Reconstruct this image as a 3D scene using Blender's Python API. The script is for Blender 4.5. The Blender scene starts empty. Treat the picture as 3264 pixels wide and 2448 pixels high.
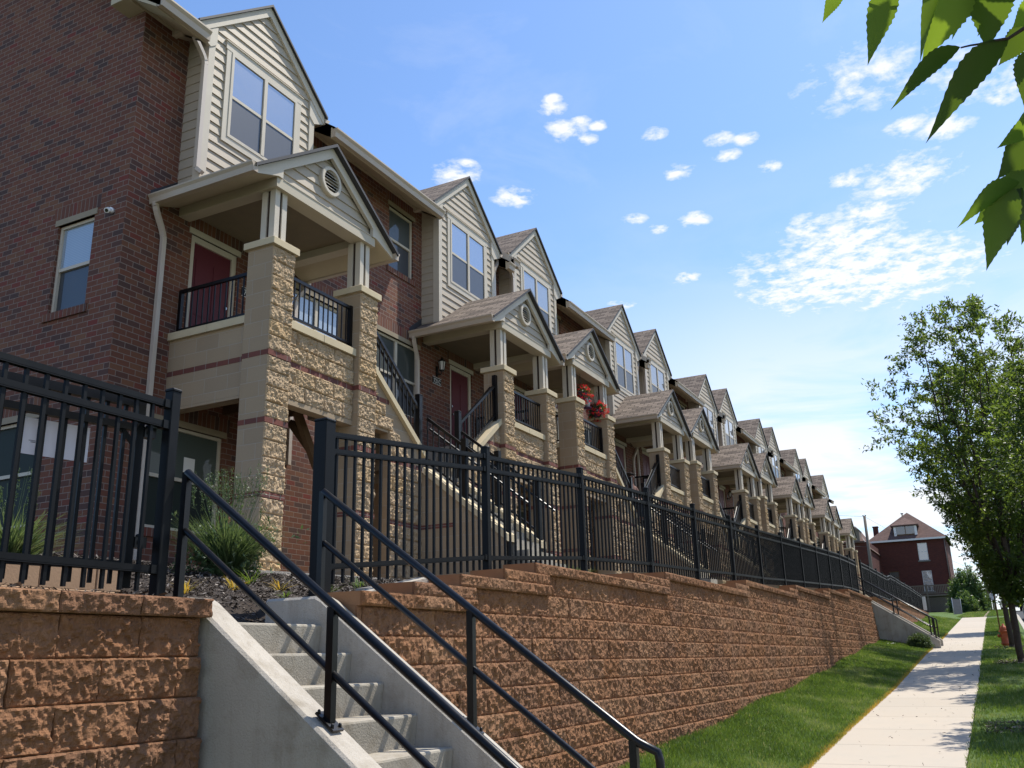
import bpy, math, random
import numpy as np
from mathutils import Vector, Matrix
R = math.radians
random.seed(7); rng = np.random.default_rng(11)
S = bpy.context.scene
COL = S.collection

# ---------------------------------------------------------------- camera, light, sky, exposure
cam_d = bpy.data.cameras.new("camera"); cam = bpy.data.objects.new("camera", cam_d); COL.objects.link(cam)
cam_d.sensor_width = 36; cam_d.lens = 32.343; cam_d.clip_start = 0.05; cam_d.clip_end = 6000
CR = ((0.45966, -0.24269, -0.85429), (-0.88775, -0.15239, -0.43437), (-0.02477, 0.95806, -0.28550))
cam.matrix_world = Matrix(CR).to_4x4()          # eye at the world origin, X runs along the street, Y towards the houses
S.camera = cam
SUN_TO = Vector((2.3, -1.15, 4.35)).normalized()
sun_d = bpy.data.lights.new("sun", 'SUN'); sun = bpy.data.objects.new("sun", sun_d); COL.objects.link(sun)
sun_d.energy = 5.0; sun_d.angle = R(0.53); sun_d.color = (1.0, 0.94, 0.84)
sun.rotation_euler = SUN_TO.to_track_quat('Z', 'Y').to_euler()
sun.location = (0, 0, 60)
S.view_settings.view_transform = 'Standard'; S.view_settings.look = 'None'
S.view_settings.exposure = 0.42; S.view_settings.gamma = 1
S.cycles.max_bounces = 6; S.cycles.diffuse_bounces = 3; S.cycles.glossy_bounces = 3; S.cycles.transmission_bounces = 4
S.cycles.transparent_max_bounces = 6

W = bpy.data.worlds.new("World"); S.world = W; W.use_nodes = True

class NT:
    """tiny node-tree helper"""
    def __init__(s, tree): s.t = tree; tree.nodes.clear()
    def n(s, kind, **kw):
        nd = s.t.nodes.new(kind)
        for k, v in kw.items():
            if k.startswith('i_'):
                key = k[2:]; key = int(key) if key.isdigit() else key.replace('_', ' ')
                if isinstance(v, bpy.types.NodeSocket): s.t.links.new(v, nd.inputs[key])
                else: nd.inputs[key].default_value = v
            else: setattr(nd, k, v)
        return nd
    def l(s, a, b): s.t.links.new(a, b)
    def math(s, op, a, b=0.0, c=None, clamp=False):
        nd = s.t.nodes.new('ShaderNodeMath'); nd.operation = op; nd.use_clamp = clamp
        for i, v in enumerate((a, b, c)):
            if v is None: continue
            if isinstance(v, bpy.types.NodeSocket): s.t.links.new(v, nd.inputs[i])
            else: nd.inputs[i].default_value = v
        return nd.outputs[0]
    def ramp(s, fac, stops, interp='LINEAR'):
        nd = s.t.nodes.new('ShaderNodeValToRGB'); cr = nd.color_ramp; cr.interpolation = interp
        while len(cr.elements) < len(stops): cr.elements.new(0.5)
        for e, (p, c) in zip(cr.elements, stops):
            e.position = p; e.color = (*c, 1) if len(c) == 3 else c
        s.t.links.new(fac, nd.inputs[0]); return nd.outputs[0]
    def mix(s, fac, a, b, blend='MIX'):
        nd = s.t.nodes.new('ShaderNodeMix'); nd.data_type = 'RGBA'; nd.blend_type = blend
        for sock, v in ((nd.inputs[0], fac), (nd.inputs[6], a), (nd.inputs[7], b)):
            if isinstance(v, bpy.types.NodeSocket): s.t.links.new(v, sock)
            elif isinstance(v, (int, float)): sock.default_value = v
            else: sock.default_value = (*v, 1) if len(v) == 3 else v
        return nd.outputs[2]

def build_world():
    T = NT(W.node_tree)
    out = T.n('ShaderNodeOutputWorld'); bg = T.n('ShaderNodeBackground'); T.l(bg.outputs[0], out.inputs[0])
    sky = T.n('ShaderNodeTexSky', sky_type='NISHITA', sun_disc=False)
    sky.sun_elevation = math.asin(SUN_TO.z); sky.sun_rotation = math.atan2(SUN_TO.x, SUN_TO.y)
    sky.altitude = 200; sky.air_density = 1.0; sky.dust_density = 0.6; sky.ozone_density = 2.0
    bg.inputs[1].default_value = 0.15
    tc = T.n('ShaderNodeTexCoord'); sep = T.n('ShaderNodeSeparateXYZ'); T.l(tc.outputs['Generated'], sep.inputs[0])
    z = T.math('MAXIMUM', sep.outputs[2], 0.03)
    px = T.math('DIVIDE', sep.outputs[0], z); py = T.math('DIVIDE', sep.outputs[1], z)
    p = T.n('ShaderNodeCombineXYZ', i_0=px, i_1=py).outputs[0]
    def noise(scale, detail, rough, dist=0.0, off=(0, 0, 0)):
        m = T.n('ShaderNodeMapping', i_0=p); m.inputs[1].default_value = off
        return T.n('ShaderNodeTexNoise', i_Vector=m.outputs[0], i_Scale=scale, i_Detail=detail, i_Roughness=rough, i_Distortion=dist).outputs[0]
    def blob(cx, cy, r, k=1.0, ax=1.0):
        dx = T.math('MULTIPLY', T.math('SUBTRACT', px, cx), ax); dy = T.math('SUBTRACT', py, cy)
        d = T.math('SQRT', T.math('ADD', T.math('MULTIPLY', dx, dx), T.math('MULTIPLY', dy, dy)))
        return T.math('MULTIPLY', T.math('SUBTRACT', 1.0, T.math('DIVIDE', d, r), clamp=True), k)
    puff = noise(17.0, 8, 0.56, 0.25)
    fine = noise(64.0, 5, 0.6, 0.1, (3, 1, 0))
    base = T.math('ADD', T.math('MULTIPLY', puff, 0.75), T.math('MULTIPLY', fine, 0.25))
    acc = None
    for b in CLOUDS:
        v = blob(b[0], b[1], b[2] * (1.75 if b[2] < .05 else 2.0), *b[3:]); acc = v if acc is None else T.math('MAXIMUM', acc, v)
    con = T.math('ADD', T.math('MULTIPLY', T.math('SUBTRACT', base, .5), 2.6), .5)
    dens = T.math('MULTIPLY', T.math('SUBTRACT', T.math('MULTIPLY', T.math('ADD', con, .25), T.math('POWER', acc, .55)), .36), 2.6, clamp=True)
    # broad thin veil and the white bank low over the end of the street
    veil = noise(1.1, 6, 0.55, 0.5, (5, 2, 0))
    low = T.ramp(sep.outputs[2], [(0.0, (1, 1, 1)), (0.20, (1, 1, 1)), (0.36, (0.25, 0.25, 0.25)), (0.5, (0, 0, 0))])
    side = T.ramp(T.math('ADD', T.math('MULTIPLY', sep.outputs[1], 0.5), 0.5), [(0.0, (1, 1, 1)), (0.60, (1, 1, 1)), (0.80, (0.0, 0.0, 0.0))])
    bank = T.math('MULTIPLY', T.math('MULTIPLY', T.math('SUBTRACT', veil, 0.28), 4.2, clamp=True), T.math('MULTIPLY', low, side))
    wisp = T.math('MULTIPLY', T.math('MULTIPLY', T.math('SUBTRACT', noise(2.4, 7, 0.62, 0.9, (1, 7, 0)), 0.52), 2.2, clamp=True), 0.25)
    fac = T.math('MAXIMUM', T.math('MAXIMUM', dens, bank), wisp)
    skyc = T.mix(1.0, sky.outputs[0], (0.83, 0.975, 1.13), 'MULTIPLY')
    col = T.mix(T.math('MULTIPLY', fac, 0.93), skyc, (5.2, 5.3, 5.45))
    T.l(col, bg.inputs[0])
CLOUDS = [(1.406, .612, .024), (1.375, .60, .016), (1.482, .622, .036), (1.47, .585, .022), (1.534, .599, .020), (1.50, .56, .016), (1.523, .896, .045), (1.50, .86, .02), (1.677, .836, .042), (1.586, .473, .022),
          (1.67, .361, .026), (1.741, .366, .024), (1.695, .315, .022), (1.996, .511, .034), (1.918, .636, .026), (2.0, .606, .024), (1.754, .475, .03), (1.832, .299, .022), (1.60, .075, .085, .72), (1.69, -.10, .09, .62), (2.03, .045, .085, .95), (1.98, .15, .04),
          (2.172, .132, .06, 1.1), (1.853, -.047, .045, 1.1), (1.81, .02, .035), (1.69, -.09, .03), (1.778, -.155, .035), (2.172, .278, .05), (2.335, .22, .12, 1.2), (2.55, .25, .22, 1.1), (2.615, .13, .20, 1.15), (2.62, .40, .10), (2.45, .05, .07), (2.332, .638, .035), (2.44, .87, .04)]
build_world()

# ---------------------------------------------------------------- ids
def tag(o, label=None, cat=None, group=None, kind=None):
    for k, v in (('label', label), ('category', cat), ('group', group), ('kind', kind)):
        if v: o[k] = v
    return o
def empty(name, loc, label, cat, group=None):
    o = bpy.data.objects.new(name, None); COL.objects.link(o); o.location = loc; o.empty_display_size = .2
    return tag(o, label, cat, group)
def kids(o): return [c for c in ALL if c.parent is o]
ALL = []
def link(name, me, parent=None):
    o = bpy.data.objects.new(name, me); COL.objects.link(o); ALL.append(o)
    if parent is not None: o.parent = parent
    return o

# ---------------------------------------------------------------- mesh builder (planar uv in metres by face normal)
class MB:
    def __init__(s, cx=0.0, sx=1): s.v = []; s.f = []; s.m = []; s.uv = []; s.cx = cx; s.sx = sx; s.sm = []
    def face(s, pts, m=0, uv=None, smooth=False):
        i = len(s.v); s.v += [tuple(p) for p in pts]; s.f.append(list(range(i, i + len(pts)))); s.m.append(m); s.uv.append(uv); s.sm.append(smooth)
    def box(s, x0, x1, y0, y1, z0, z1, m=0, skip=''):
        a = [(x0, y0, z0), (x1, y0, z0), (x1, y1, z0), (x0, y1, z0), (x0, y0, z1), (x1, y0, z1), (x1, y1, z1), (x0, y1, z1)]
        for k, q in (('b', (3, 2, 1, 0)), ('t', (4, 5, 6, 7)), ('f', (0, 1, 5, 4)), ('k', (2, 3, 7, 6)), ('l', (3, 0, 4, 7)), ('r', (1, 2, 6, 5))):
            if k not in skip: s.face([a[j] for j in q], m)
    def cbox(s, x0, x1, y0, y1, z0, z1, c=.006, m=0):
        """box with chamfered vertical and top edges"""
        P = lambda e, zz: [(x0 + e, y0, zz), (x1 - e, y0, zz), (x1, y0 + e, zz), (x1, y1 - e, zz), (x1 - e, y1, zz), (x0 + e, y1, zz), (x0, y1 - e, zz), (x0, y0 + e, zz)]
        q = [(x0 + c, y0 + c), (x1 - c, y0 + c), (x1 - c, y1 - c), (x0 + c, y1 - c)]
        lo, hi = P(c, z0), P(c, z1 - c)
        for i in range(8): j = (i + 1) % 8; s.face([lo[i], lo[j], hi[j], hi[i]], m)
        top = [(x0 + c, y0 + c, z1), (x1 - c, y0 + c, z1), (x1 - c, y0 + c, z1), (x1 - c, y1 - c, z1), (x1 - c, y1 - c, z1), (x0 + c, y1 - c, z1), (x0 + c, y1 - c, z1), (x0 + c, y0 + c, z1)]
        for i in range(8):
            j = (i + 1) % 8
            s.face([hi[i], hi[j], top[j], top[i]] if top[i] != top[j] else [hi[i], hi[j], top[i]], m)
        s.face([(x, y, z1) for x, y in q], m); s.face([(x, y, z0) for x, y in q[::-1]], m)
    def prism(s, poly, axis, a, b, m=0, caps=True):
        """poly: 2-D outline (ccw) in the other two axes, extruded along axis from a to b"""
        def P(p, t): return {'x': (t, p[0], p[1]), 'y': (p[0], t, p[1]), 'z': (p[0], p[1], t)}[axis]
        n = len(poly); fl = axis == 'y'
        for i in range(n):
            j = (i + 1) % n; q = [P(poly[i], a), P(poly[j], a), P(poly[j], b), P(poly[i], b)]
            s.face(q[::-1] if fl else q, m)
        if caps:
            A = [P(p, a) for p in poly]; B = [P(p, b) for p in poly]
            s.face(A if fl else A[::-1], m); s.face(B[::-1] if fl else B, m)
    def tube(s, pts, r, n=8, m=0, caps=True, smooth=True):
        pts = [Vector(p) for p in pts]; rs = r if isinstance(r, (list, tuple)) else [r] * len(pts)
        rings = []; up = None
        for i, p in enumerate(pts):
            d = ((pts[min(i + 1, len(pts) - 1)] - p).normalized() + (p - pts[max(i - 1, 0)]).normalized())
            d = d.normalized() if d.length > 1e-6 else Vector((0, 0, 1))
            if up is None: up = Vector((0, 0, 1)) if abs(d.z) < .9 else Vector((1, 0, 0))
            u = d.cross(up).normalized(); w = u.cross(d).normalized(); up = w
            rings.append([p + rs[i] * (math.cos(2 * math.pi * k / n) * u + math.sin(2 * math.pi * k / n) * w) for k in range(n)])
        for a, b in zip(rings, rings[1:]):
            for k in range(n): s.face([a[k], b[k], b[(k + 1) % n], a[(k + 1) % n]][::-1], m, smooth=smooth)
        if caps: s.face(rings[0][::-1], m); s.face(rings[-1], m)
    def bar(s, a, b, w, h, m=0):
        """rectangular bar from a to b, w across (horizontal), h upright"""
        a = Vector(a); b = Vector(b); d = (b - a).normalized()
        ref = Vector((0, 0, 1)) if abs(d.z) < .95 else Vector((0, 1, 0))
        u = d.cross(ref).normalized() * (w / 2); v = u.cross(d).normalized() * (h / 2)
        A = [a - u - v, a + u - v, a + u + v, a - u + v]; B = [p + (b - a) for p in A]
        for i in range(4): j = (i + 1) % 4; s.face([A[j], A[i], B[i], B[j]], m)
        s.face(A, m); s.face(B[::-1], m)
    def lathe(s, prof, c, n=16, m=0, smooth=True):
        rings = [[(c[0] + r * math.cos(2 * math.pi * k / n), c[1] + r * math.sin(2 * math.pi * k / n), c[2] + z) for k in range(n)] for r, z in prof]
        for a, b in zip(rings, rings[1:]):
            for k in range(n): s.face([a[k], a[(k + 1) % n], b[(k + 1) % n], b[k]], m, smooth=smooth)
        s.face(rings[0][::-1], m); s.face(rings[-1], m)
    def mesh(s, name, mats):
        v = np.array(s.v, float); flip = s.sx < 0
        v[:, 0] = s.cx + s.sx * v[:, 0]
        fs = [f[::-1] if flip else f for f in s.f]
        uvs = [(u[::-1] if (u and flip) else u) for u in s.uv]
        me = bpy.data.meshes.new(name); me.from_pydata(v.tolist(), [], fs)
        for mt in mats: me.materials.append(mt)
        me.polygons.foreach_set('material_index', s.m); me.polygons.foreach_set('use_smooth', s.sm)
        ul = me.uv_layers.new(name='uv'); co = np.zeros((sum(map(len, fs)), 2)); k = 0
        for f, u in zip(fs, uvs):
            P = v[f]
            if u is not None: co[k:k + len(f)] = u
            else:
                n = np.zeros(3)
                for i in range(1, len(f) - 1): n += np.cross(P[i] - P[0], P[i + 1] - P[0])
                n = np.abs(n)
                if n[2] > n[0] and n[2] > n[1]: co[k:k + len(f)] = P[:, [0, 1]]
                elif n[0] > n[1]: co[k:k + len(f)] = P[:, [1, 2]]
                else: co[k:k + len(f)] = P[:, [0, 2]]
            k += len(f)
        ul.data.foreach_set('uv', co.ravel()); me.update(); return me
    def build(s, name, mats, parent=None):
        if not isinstance(mats, (list, tuple)): mats = [mats]
        me = s.mesh(name, mats)
        if s.sm and any(s.sm):
            # weld so that smooth tubes shade smoothly
            import bmesh
            bm = bmesh.new(); bm.from_mesh(me); bmesh.ops.remove_doubles(bm, verts=bm.verts, dist=1e-5); bm.to_mesh(me); bm.free()
        return link(name, me, parent)

def np_mesh(name, V, F, mat, attr=None, smooth=False, mi=None):
    """V (n,3), F (m,k) -> mesh; attr: one float per face, read by materials as 'rnd'"""
    me = bpy.data.meshes.new(name); n, k = F.shape
    me.vertices.add(len(V)); me.vertices.foreach_set('co', np.asarray(V, np.float32).ravel())
    me.loops.add(n * k); me.loops.foreach_set('vertex_index', F.astype(np.int32).ravel())
    me.polygons.add(n); me.polygons.foreach_set('loop_start', np.arange(0, n * k, k, dtype=np.int32))
    me.polygons.foreach_set('use_smooth', np.full(n, smooth))
    for mt in (mat if isinstance(mat, (list, tuple)) else [mat]): me.materials.append(mt)
    if mi is not None: me.polygons.foreach_set('material_index', np.asarray(mi, np.int32))
    if attr is not None:
        a = me.attributes.new('rnd', 'FLOAT', 'FACE'); a.data.foreach_set('value', np.asarray(attr, np.float32))
    me.update(calc_edges=True); me.validate(); return me

# numpy value noise
_TAB = rng.random((256, 256))
def vnoise(u, v):
    iu = np.floor(u).astype(int); iv = np.floor(v).astype(int); fu = u - iu; fv = v - iv
    fu = fu * fu * (3 - 2 * fu); fv = fv * fv * (3 - 2 * fv)
    g = lambda a, b: _TAB[a & 255, b & 255]
    return (g(iu, iv) * (1 - fu) + g(iu + 1, iv) * fu) * (1 - fv) + (g(iu, iv + 1) * (1 - fu) + g(iu + 1, iv + 1) * fu) * fv
def fbm(u, v, o=4, gain=.55):
    a = 0; t = 0; w = 1
    for i in range(o): a = a + w * vnoise(u * 2.03 ** i + 17.3 * i, v * 2.03 ** i + 9.1 * i); t += w; w *= gain
    return a / t

# ---------------------------------------------------------------- materials
MAT = {}
def mat(name, fn):
    m = bpy.data.materials.new(name); m.use_nodes = True; T = NT(m.node_tree)
    out = T.n('ShaderNodeOutputMaterial'); bs = T.n('ShaderNodeBsdfPrincipled'); T.l(bs.outputs[0], out.inputs[0])
    fn(T, bs, out); MAT[name] = m; return m
def setp(T, bs, col=None, rough=None, spec=None, metal=None, bump=None, bs_str=.4, bdist=.01):
    for k, v in (('Base Color', col), ('Roughness', rough), ('Specular IOR Level', spec), ('Metallic', metal)):
        if v is None: continue
        if isinstance(v, bpy.types.NodeSocket): T.l(v, bs.inputs[k])
        elif isinstance(v, tuple): bs.inputs[k].default_value = (*v, 1)
        else: bs.inputs[k].default_value = v
    if bump is not None:
        b = T.n('ShaderNodeBump', i_Strength=bs_str, i_Distance=bdist); T.l(bump, b.inputs['Height']); T.l(b.outputs[0], bs.inputs['Normal'])
def uvn(T): return T.n('ShaderNodeUVMap').outputs[0]
def objn(T): return T.n('ShaderNodeTexCoord').outputs['Object']
def nz(T, vec, scale, detail=4, rough=.55): return T.n('ShaderNodeTexNoise', i_Vector=vec, i_Scale=scale, i_Detail=detail, i_Roughness=rough).outputs[0]
def geo_pos(T): return T.n('ShaderNodeNewGeometry').outputs['Position']
def rnd(T): return T.n('ShaderNodeAttribute', attribute_name='rnd').outputs['Fac']

def brick_mat(name, bw, bh, off, stops, mortar, msize=.010, dirt=.16, bumpd=.006, rot=False, rough=.85):
    def fn(T, bs, out):
        uv = uvn(T)
        if rot:
            mp = T.n('ShaderNodeMapping', i_0=uv); uv = mp.outputs[0]
        bt = T.n('ShaderNodeTexBrick', i_Vector=uv, i_Scale=1.0, i_Mortar_Size=msize / 2, i_Mortar_Smooth=.15, i_Bias=0.0, i_Brick_Width=bw, i_Row_Height=bh,
                 i_Color1=(0, 0, 0, 1), i_Color2=(1, 1, 1, 1), i_Mortar=(.5, .5, .5, 1))
        bt.offset = off; bt.squash = 1.0
        c = T.ramp(bt.outputs[0], stops, 'LINEAR')
        n1 = nz(T, uv, 1.3, 3); n2 = nz(T, uv, 60, 3)
        c = T.mix(T.math('MULTIPLY', n2, .5), c, T.mix(1, c, (.62, .6, .6), 'MULTIPLY'))
        c = T.mix(T.math('MULTIPLY', T.math('SUBTRACT', n1, .35, clamp=True), dirt * 4), c, T.mix(1, c, (.72, .72, .78), 'MULTIPLY'))
        mo = T.mix(nz(T, uv, 8), mortar, tuple(x * .75 for x in mortar))
        c = T.mix(bt.outputs['Fac'], c, mo)
        h = T.math('ADD', T.math('SUBTRACT', 1, bt.outputs['Fac']), T.math('MULTIPLY', n2, .25))
        setp(T, bs, c, rough, .25, bump=h, bs_str=.7, bdist=bumpd)
    return mat(name, fn)
BR = [(0.0, (.110, .056, .044)), (.08, (.085, .052, .046)), (.22, (.150, .062, .042)), (.45, (.185, .074, .045)), (.62, (.155, .063, .043)), (.80, (.20, .094, .054)), (.92, (.165, .068, .044)), (1.0, (.19, .046, .036))]
brick_mat('brick', .203, .0818, .5, BR, (.27, .205, .17), .011)
brick_mat('brick_soldier', .0818, 4.0, 0, BR, (.26, .21, .18), .011)
brick_mat('brick_band', .203, .5, 0, [(0, (.15, .055, .045)), (.5, (.21, .075, .055)), (1, (.12, .055, .05))], (.3, .26, .22), .009, dirt=.1)
brick_mat('old_brick', .22, .075, .5, [(0, (.085, .028, .024)), (.5, (.115, .036, .028)), (1, (.078, .028, .025))], (.10, .05, .042), .008)
brick_mat('smooth_block', .406, .2032, .5, [(0, (.345, .26, .17)), (.5, (.40, .305, .20)), (1, (.37, .275, .175))], (.42, .36, .29), .008, dirt=.15, bumpd=.002)
brick_mat('shingle', .30, .135, .5, [(0, (.11, .086, .070)), (.35, (.20, .158, .125)), (.7, (.265, .212, .168)), (1, (.15, .118, .095))], (.025, .021, .019), .018, dirt=.1, bumpd=.01, rough=.95)
brick_mat('old_shingle', .30, .14, .5, [(0, (.115, .072, .060)), (1, (.16, .098, .080))], (.08, .052, .045), .012, dirt=.1, bumpd=.006, rough=.95)

def rock(name, stops, dark):
    def fn(T, bs, out):
        p = geo_pos(T); r = rnd(T)
        c = T.ramp(r, stops)
        n1 = nz(T, p, 9, 4, .6); n2 = nz(T, p, 70, 4, .65)
        c = T.mix(T.math('MULTIPLY', T.math('SUBTRACT', n1, .38, clamp=True), 2.2, clamp=True), c, T.mix(1, c, dark, 'MULTIPLY'))
        c = T.mix(T.math('MULTIPLY', T.math('SUBTRACT', n2, .45, clamp=True), 3.0, clamp=True), c, T.mix(1, c, (1.25, 1.2, 1.12), 'MULTIPLY'))
        setp(T, bs, c, .95, .12, bump=n2, bs_str=.9, bdist=.012)
    return mat(name, fn)
rock('tan_rock', [(0, (.40, .30, .195)), (.4, (.46, .345, .22)), (.75, (.43, .325, .215)), (1, (.46, .325, .18))], (.78, .75, .71))
rock('red_rock', [(0, (.225, .112, .058)), (.30, (.265, .138, .074)), (.55, (.21, .112, .065)), (.8, (.275, .152, .085)), (1, (.24, .118, .058))], (.58, .57, .57))
def cm(name, col, col2, sc=6, rough=.9, bump=.3, fine=90, spec=.2):
    def fn(T, bs, out):
        p = geo_pos(T); n1 = nz(T, p, sc, 5, .6); n2 = nz(T, p, fine, 3)
        c = T.mix(T.math('MULTIPLY', T.math('SUBTRACT', n1, .3, clamp=True), 2.2, clamp=True), col, col2)
        c = T.mix(T.math('MULTIPLY', n2, .35), c, T.mix(1, c, (.78, .78, .78), 'MULTIPLY'))
        setp(T, bs, c, rough, spec, bump=n2, bs_str=bump, bdist=.006)
    return mat(name, fn)
cm('red_block', (.33, .18, .092), (.26, .14, .075), 5)
cm('mortar', (.36, .31, .25), (.28, .25, .21), 9)
cm('cast_stone', (.60, .50, .33), (.54, .445, .285), 3, .8, .1)
cm('trim', (.57, .51, .415), (.52, .465, .375), 2.5, .55, .15, 60, .35)
cm('beam_paint', (.50, .44, .335), (.46, .40, .30), 2.5, .6, .1, 60, .3)
cm('head_tan', (.33, .27, .19), (.28, .23, .16), 4, .7, .1)
cm('gutter_paint', (.47, .39, .30), (.43, .355, .27), 3, .5, .05, 60, .4)
cm('soffit_paint', (.50, .425, .30), (.44, .375, .265), 2.2, .8, .1)
cm('ceiling', (.23, .19, .13), (.19, .16, .115), 3, .8, .1)
def worn_concrete(name, ca, cb, stain, streak):
    def fn(T, bs, out):
        p = geo_pos(T); n1 = nz(T, p, 1.7, 5, .6); n2 = nz(T, p, 95, 3); n3 = nz(T, p, 5.5, 5, .65)
        mp = T.n('ShaderNodeMapping', i_0=p); mp.inputs[3].default_value = (9, 9, 1.1); n4 = nz(T, mp.outputs[0], 1.0, 4, .6)
        c = T.mix(T.math('MULTIPLY', T.math('SUBTRACT', n1, .3, clamp=True), 2.2, clamp=True), ca, cb)
        c = T.mix(T.math('MULTIPLY', T.math('SUBTRACT', n3, .52, clamp=True), 4.0, clamp=True), c, T.mix(1, c, stain, 'MULTIPLY'))
        c = T.mix(T.math('MULTIPLY', T.math('SUBTRACT', n4, .50, clamp=True), streak, clamp=True), c, T.mix(1, c, (.66, .62, .56), 'MULTIPLY'))
        v = T.n('ShaderNodeTexVoronoi', i_Vector=p, i_Scale=70.0).outputs[0]; pit = T.math('LESS_THAN', v, .16)
        c = T.mix(T.math('MULTIPLY', pit, .35), c, T.mix(1, c, (.4, .38, .36), 'MULTIPLY')); c = T.mix(T.math('MULTIPLY', n2, .35), c, T.mix(1, c, (.78, .78, .78), 'MULTIPLY'))
        setp(T, bs, c, .93, .2, bump=T.math('SUBTRACT', T.math('ADD', n2, T.math('MULTIPLY', n3, .8)), T.math('MULTIPLY', pit, .6)), bs_str=.5, bdist=.008)
    mat(name, fn)
worn_concrete('concrete', (.455, .415, .355), (.36, .33, .285), (.74, .71, .66), 2.2)
worn_concrete('concrete_step', (.44, .40, .33), (.30, .27, .22), (.66, .62, .55), 3.0)
cm('asphalt', (.055, .055, .057), (.045, .045, .047), 3)
cm('dark_wood', (.14, .085, .045), (.10, .06, .034), 6)
cm('grey_wood', (.20, .165, .14), (.15, .125, .11), 8)
cm('bark', (.075, .058, .045), (.045, .036, .03), 14, .95, 1.0, 40)
cm('pole_wood', (.20, .165, .135), (.15, .125, .105), 5)
cm('door_red', (.115, .022, .030), (.10, .02, .028), 2, .45, .05)
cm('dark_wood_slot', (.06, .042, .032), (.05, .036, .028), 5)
cm('white_paint', (.75, .75, .74), (.70, .70, .70), 4, .5, .05)
cm('hydrant_paint', (.50, .13, .06), (.38, .10, .05), 12, .55, .2)
cm('soil', (.055, .042, .033), (.035, .028, .023), 12, 1, 1.0, 50)
cm('dirt', (.30, .235, .165), (.24, .19, .135), 3, 1, .5)
cm('foundation', (.22, .215, .20), (.17, .17, .16), 3)
cm('planter_block', (.40, .26, .16), (.34, .215, .135), 3, .9, .3)
def sidewalk_m(T, bs, out):
    p = geo_pos(T); s = T.n('ShaderNodeSeparateXYZ', i_0=p)
    n1 = nz(T, p, .7, 5, .6); n2 = nz(T, p, 160, 3); n3 = nz(T, p, 3.5, 4)
    f = T.math('FRACT', T.math('DIVIDE', T.math('ADD', s.outputs[0], .4), 1.52))
    j = T.math('LESS_THAN', f, .013)
    slab = T.n('ShaderNodeTexWhiteNoise', noise_dimensions='1D', i_W=T.math('FLOOR', T.math('DIVIDE', T.math('ADD', s.outputs[0], .4), 1.52))).outputs[0]
    c = T.mix(slab, (.42, .365, .295), (.465, .405, .33))
    c = T.mix(T.math('MULTIPLY', T.math('SUBTRACT', n1, .42, clamp=True), 1.6, clamp=True), c, (.40, .365, .31))
    c = T.mix(T.math('MULTIPLY', T.math('SUBTRACT', n3, .54, clamp=True), 1.6, clamp=True), c, (.38, .35, .30))
    c = T.mix(T.math('MULTIPLY', n2, .3), c, T.mix(1, c, (.85, .85, .85), 'MULTIPLY'))
    c = T.mix(T.math('MULTIPLY', j, .75), c, (.17, .155, .13))
    setp(T, bs, c, .92, .2, bump=T.math('SUBTRACT', T.math('MULTIPLY', n2, .3), j), bs_str=.4, bdist=.01)
mat('sidewalk', sidewalk_m)
def siding_m(T, bs, out):
    p = geo_pos(T); mp = T.n('ShaderNodeMapping', i_0=p); mp.inputs[3].default_value = (3, 3, 60)
    g = nz(T, mp.outputs[0], 3, 5, .6); n1 = nz(T, p, 3, 3)
    c = T.mix(n1, (.405, .35, .275), (.45, .39, .31)); c = T.mix(T.math('MULTIPLY', g, .35), c, T.mix(1, c, (.82, .8, .78), 'MULTIPLY'))
    setp(T, bs, c, .6, .3, bump=g, bs_str=.35, bdist=.006)
mat('siding', siding_m)
def metal_m(T, bs, out):
    p = geo_pos(T); n1 = nz(T, p, 30, 3)
    setp(T, bs, T.mix(n1, (.0035, .0035, .004), (.007, .007, .008)), T.math('ADD', T.math('MULTIPLY', n1, .15), .24), .30, bump=nz(T, p, 150, 2), bs_str=.06, bdist=.003)
mat('black_metal', metal_m)
def fence_m(T, bs, out):
    p = geo_pos(T); n1 = nz(T, p, 12, 3)
    setp(T, bs, T.mix(n1, (.0045, .005, .006), (.008, .0095, .011)), T.math('ADD', T.math('MULTIPLY', n1, .2), .36), .14)
mat('fence_metal', fence_m)
def glass_m(inner, inner2, gl):
    def fn(T, bs, out):
        uv = uvn(T); p = geo_pos(T)
        bs.inputs['Roughness'].default_value = .6
        s = T.n('ShaderNodeSeparateXYZ', i_0=p)
        st = T.math('MULTIPLY', T.math('ADD', T.math('SINE', T.math('MULTIPLY', s.outputs[2], 240)), 1), .5)
        T.l(T.mix(st, inner, inner2), bs.inputs['Base Color'])
        n = T.n('ShaderNodeBump', i_Strength=.12, i_Distance=.05, i_Height=nz(T, p, 1.9, 2))
        g = T.n('ShaderNodeBsdfGlossy', i_Color=(.93, .96, 1, 1), i_Roughness=.02); T.l(n.outputs[0], g.inputs['Normal'])
        fr = T.n('ShaderNodeFresnel', i_IOR=1.5)
        f = T.math('ADD', T.math('MULTIPLY', fr.outputs[0], .9 if gl > .1 else .5), gl, clamp=True)
        mx = T.n('ShaderNodeMixShader', i_0=f); T.l(bs.outputs[0], mx.inputs[1]); T.l(g.outputs[0], mx.inputs[2]); T.l(mx.outputs[0], out.inputs[0])
    return fn
mat('glass_blind', glass_m((.060, .075, .10), (.040, .052, .075), .20))
mat('glass_screen', glass_m((.022, .027, .034), (.018, .022, .028), .03))
mat('glass_dark', glass_m((.035, .045, .042), (.03, .04, .038), .02))
mat('glass_sky', glass_m((.03, .04, .06), (.03, .04, .06), .34))
mat('glass_pale', glass_m((.15, .165, .18), (.11, .125, .14), .22))
mat('glass_green', glass_m((.055, .072, .062), (.05, .066, .057), .0))
mat('glass_day', glass_m((.30, .36, .42), (.20, .26, .32), .12))
def dim_glass(T, bs, out): setp(T, bs, (.026, .034, .030), .45, .08)
mat('glass_dim', dim_glass)
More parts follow.
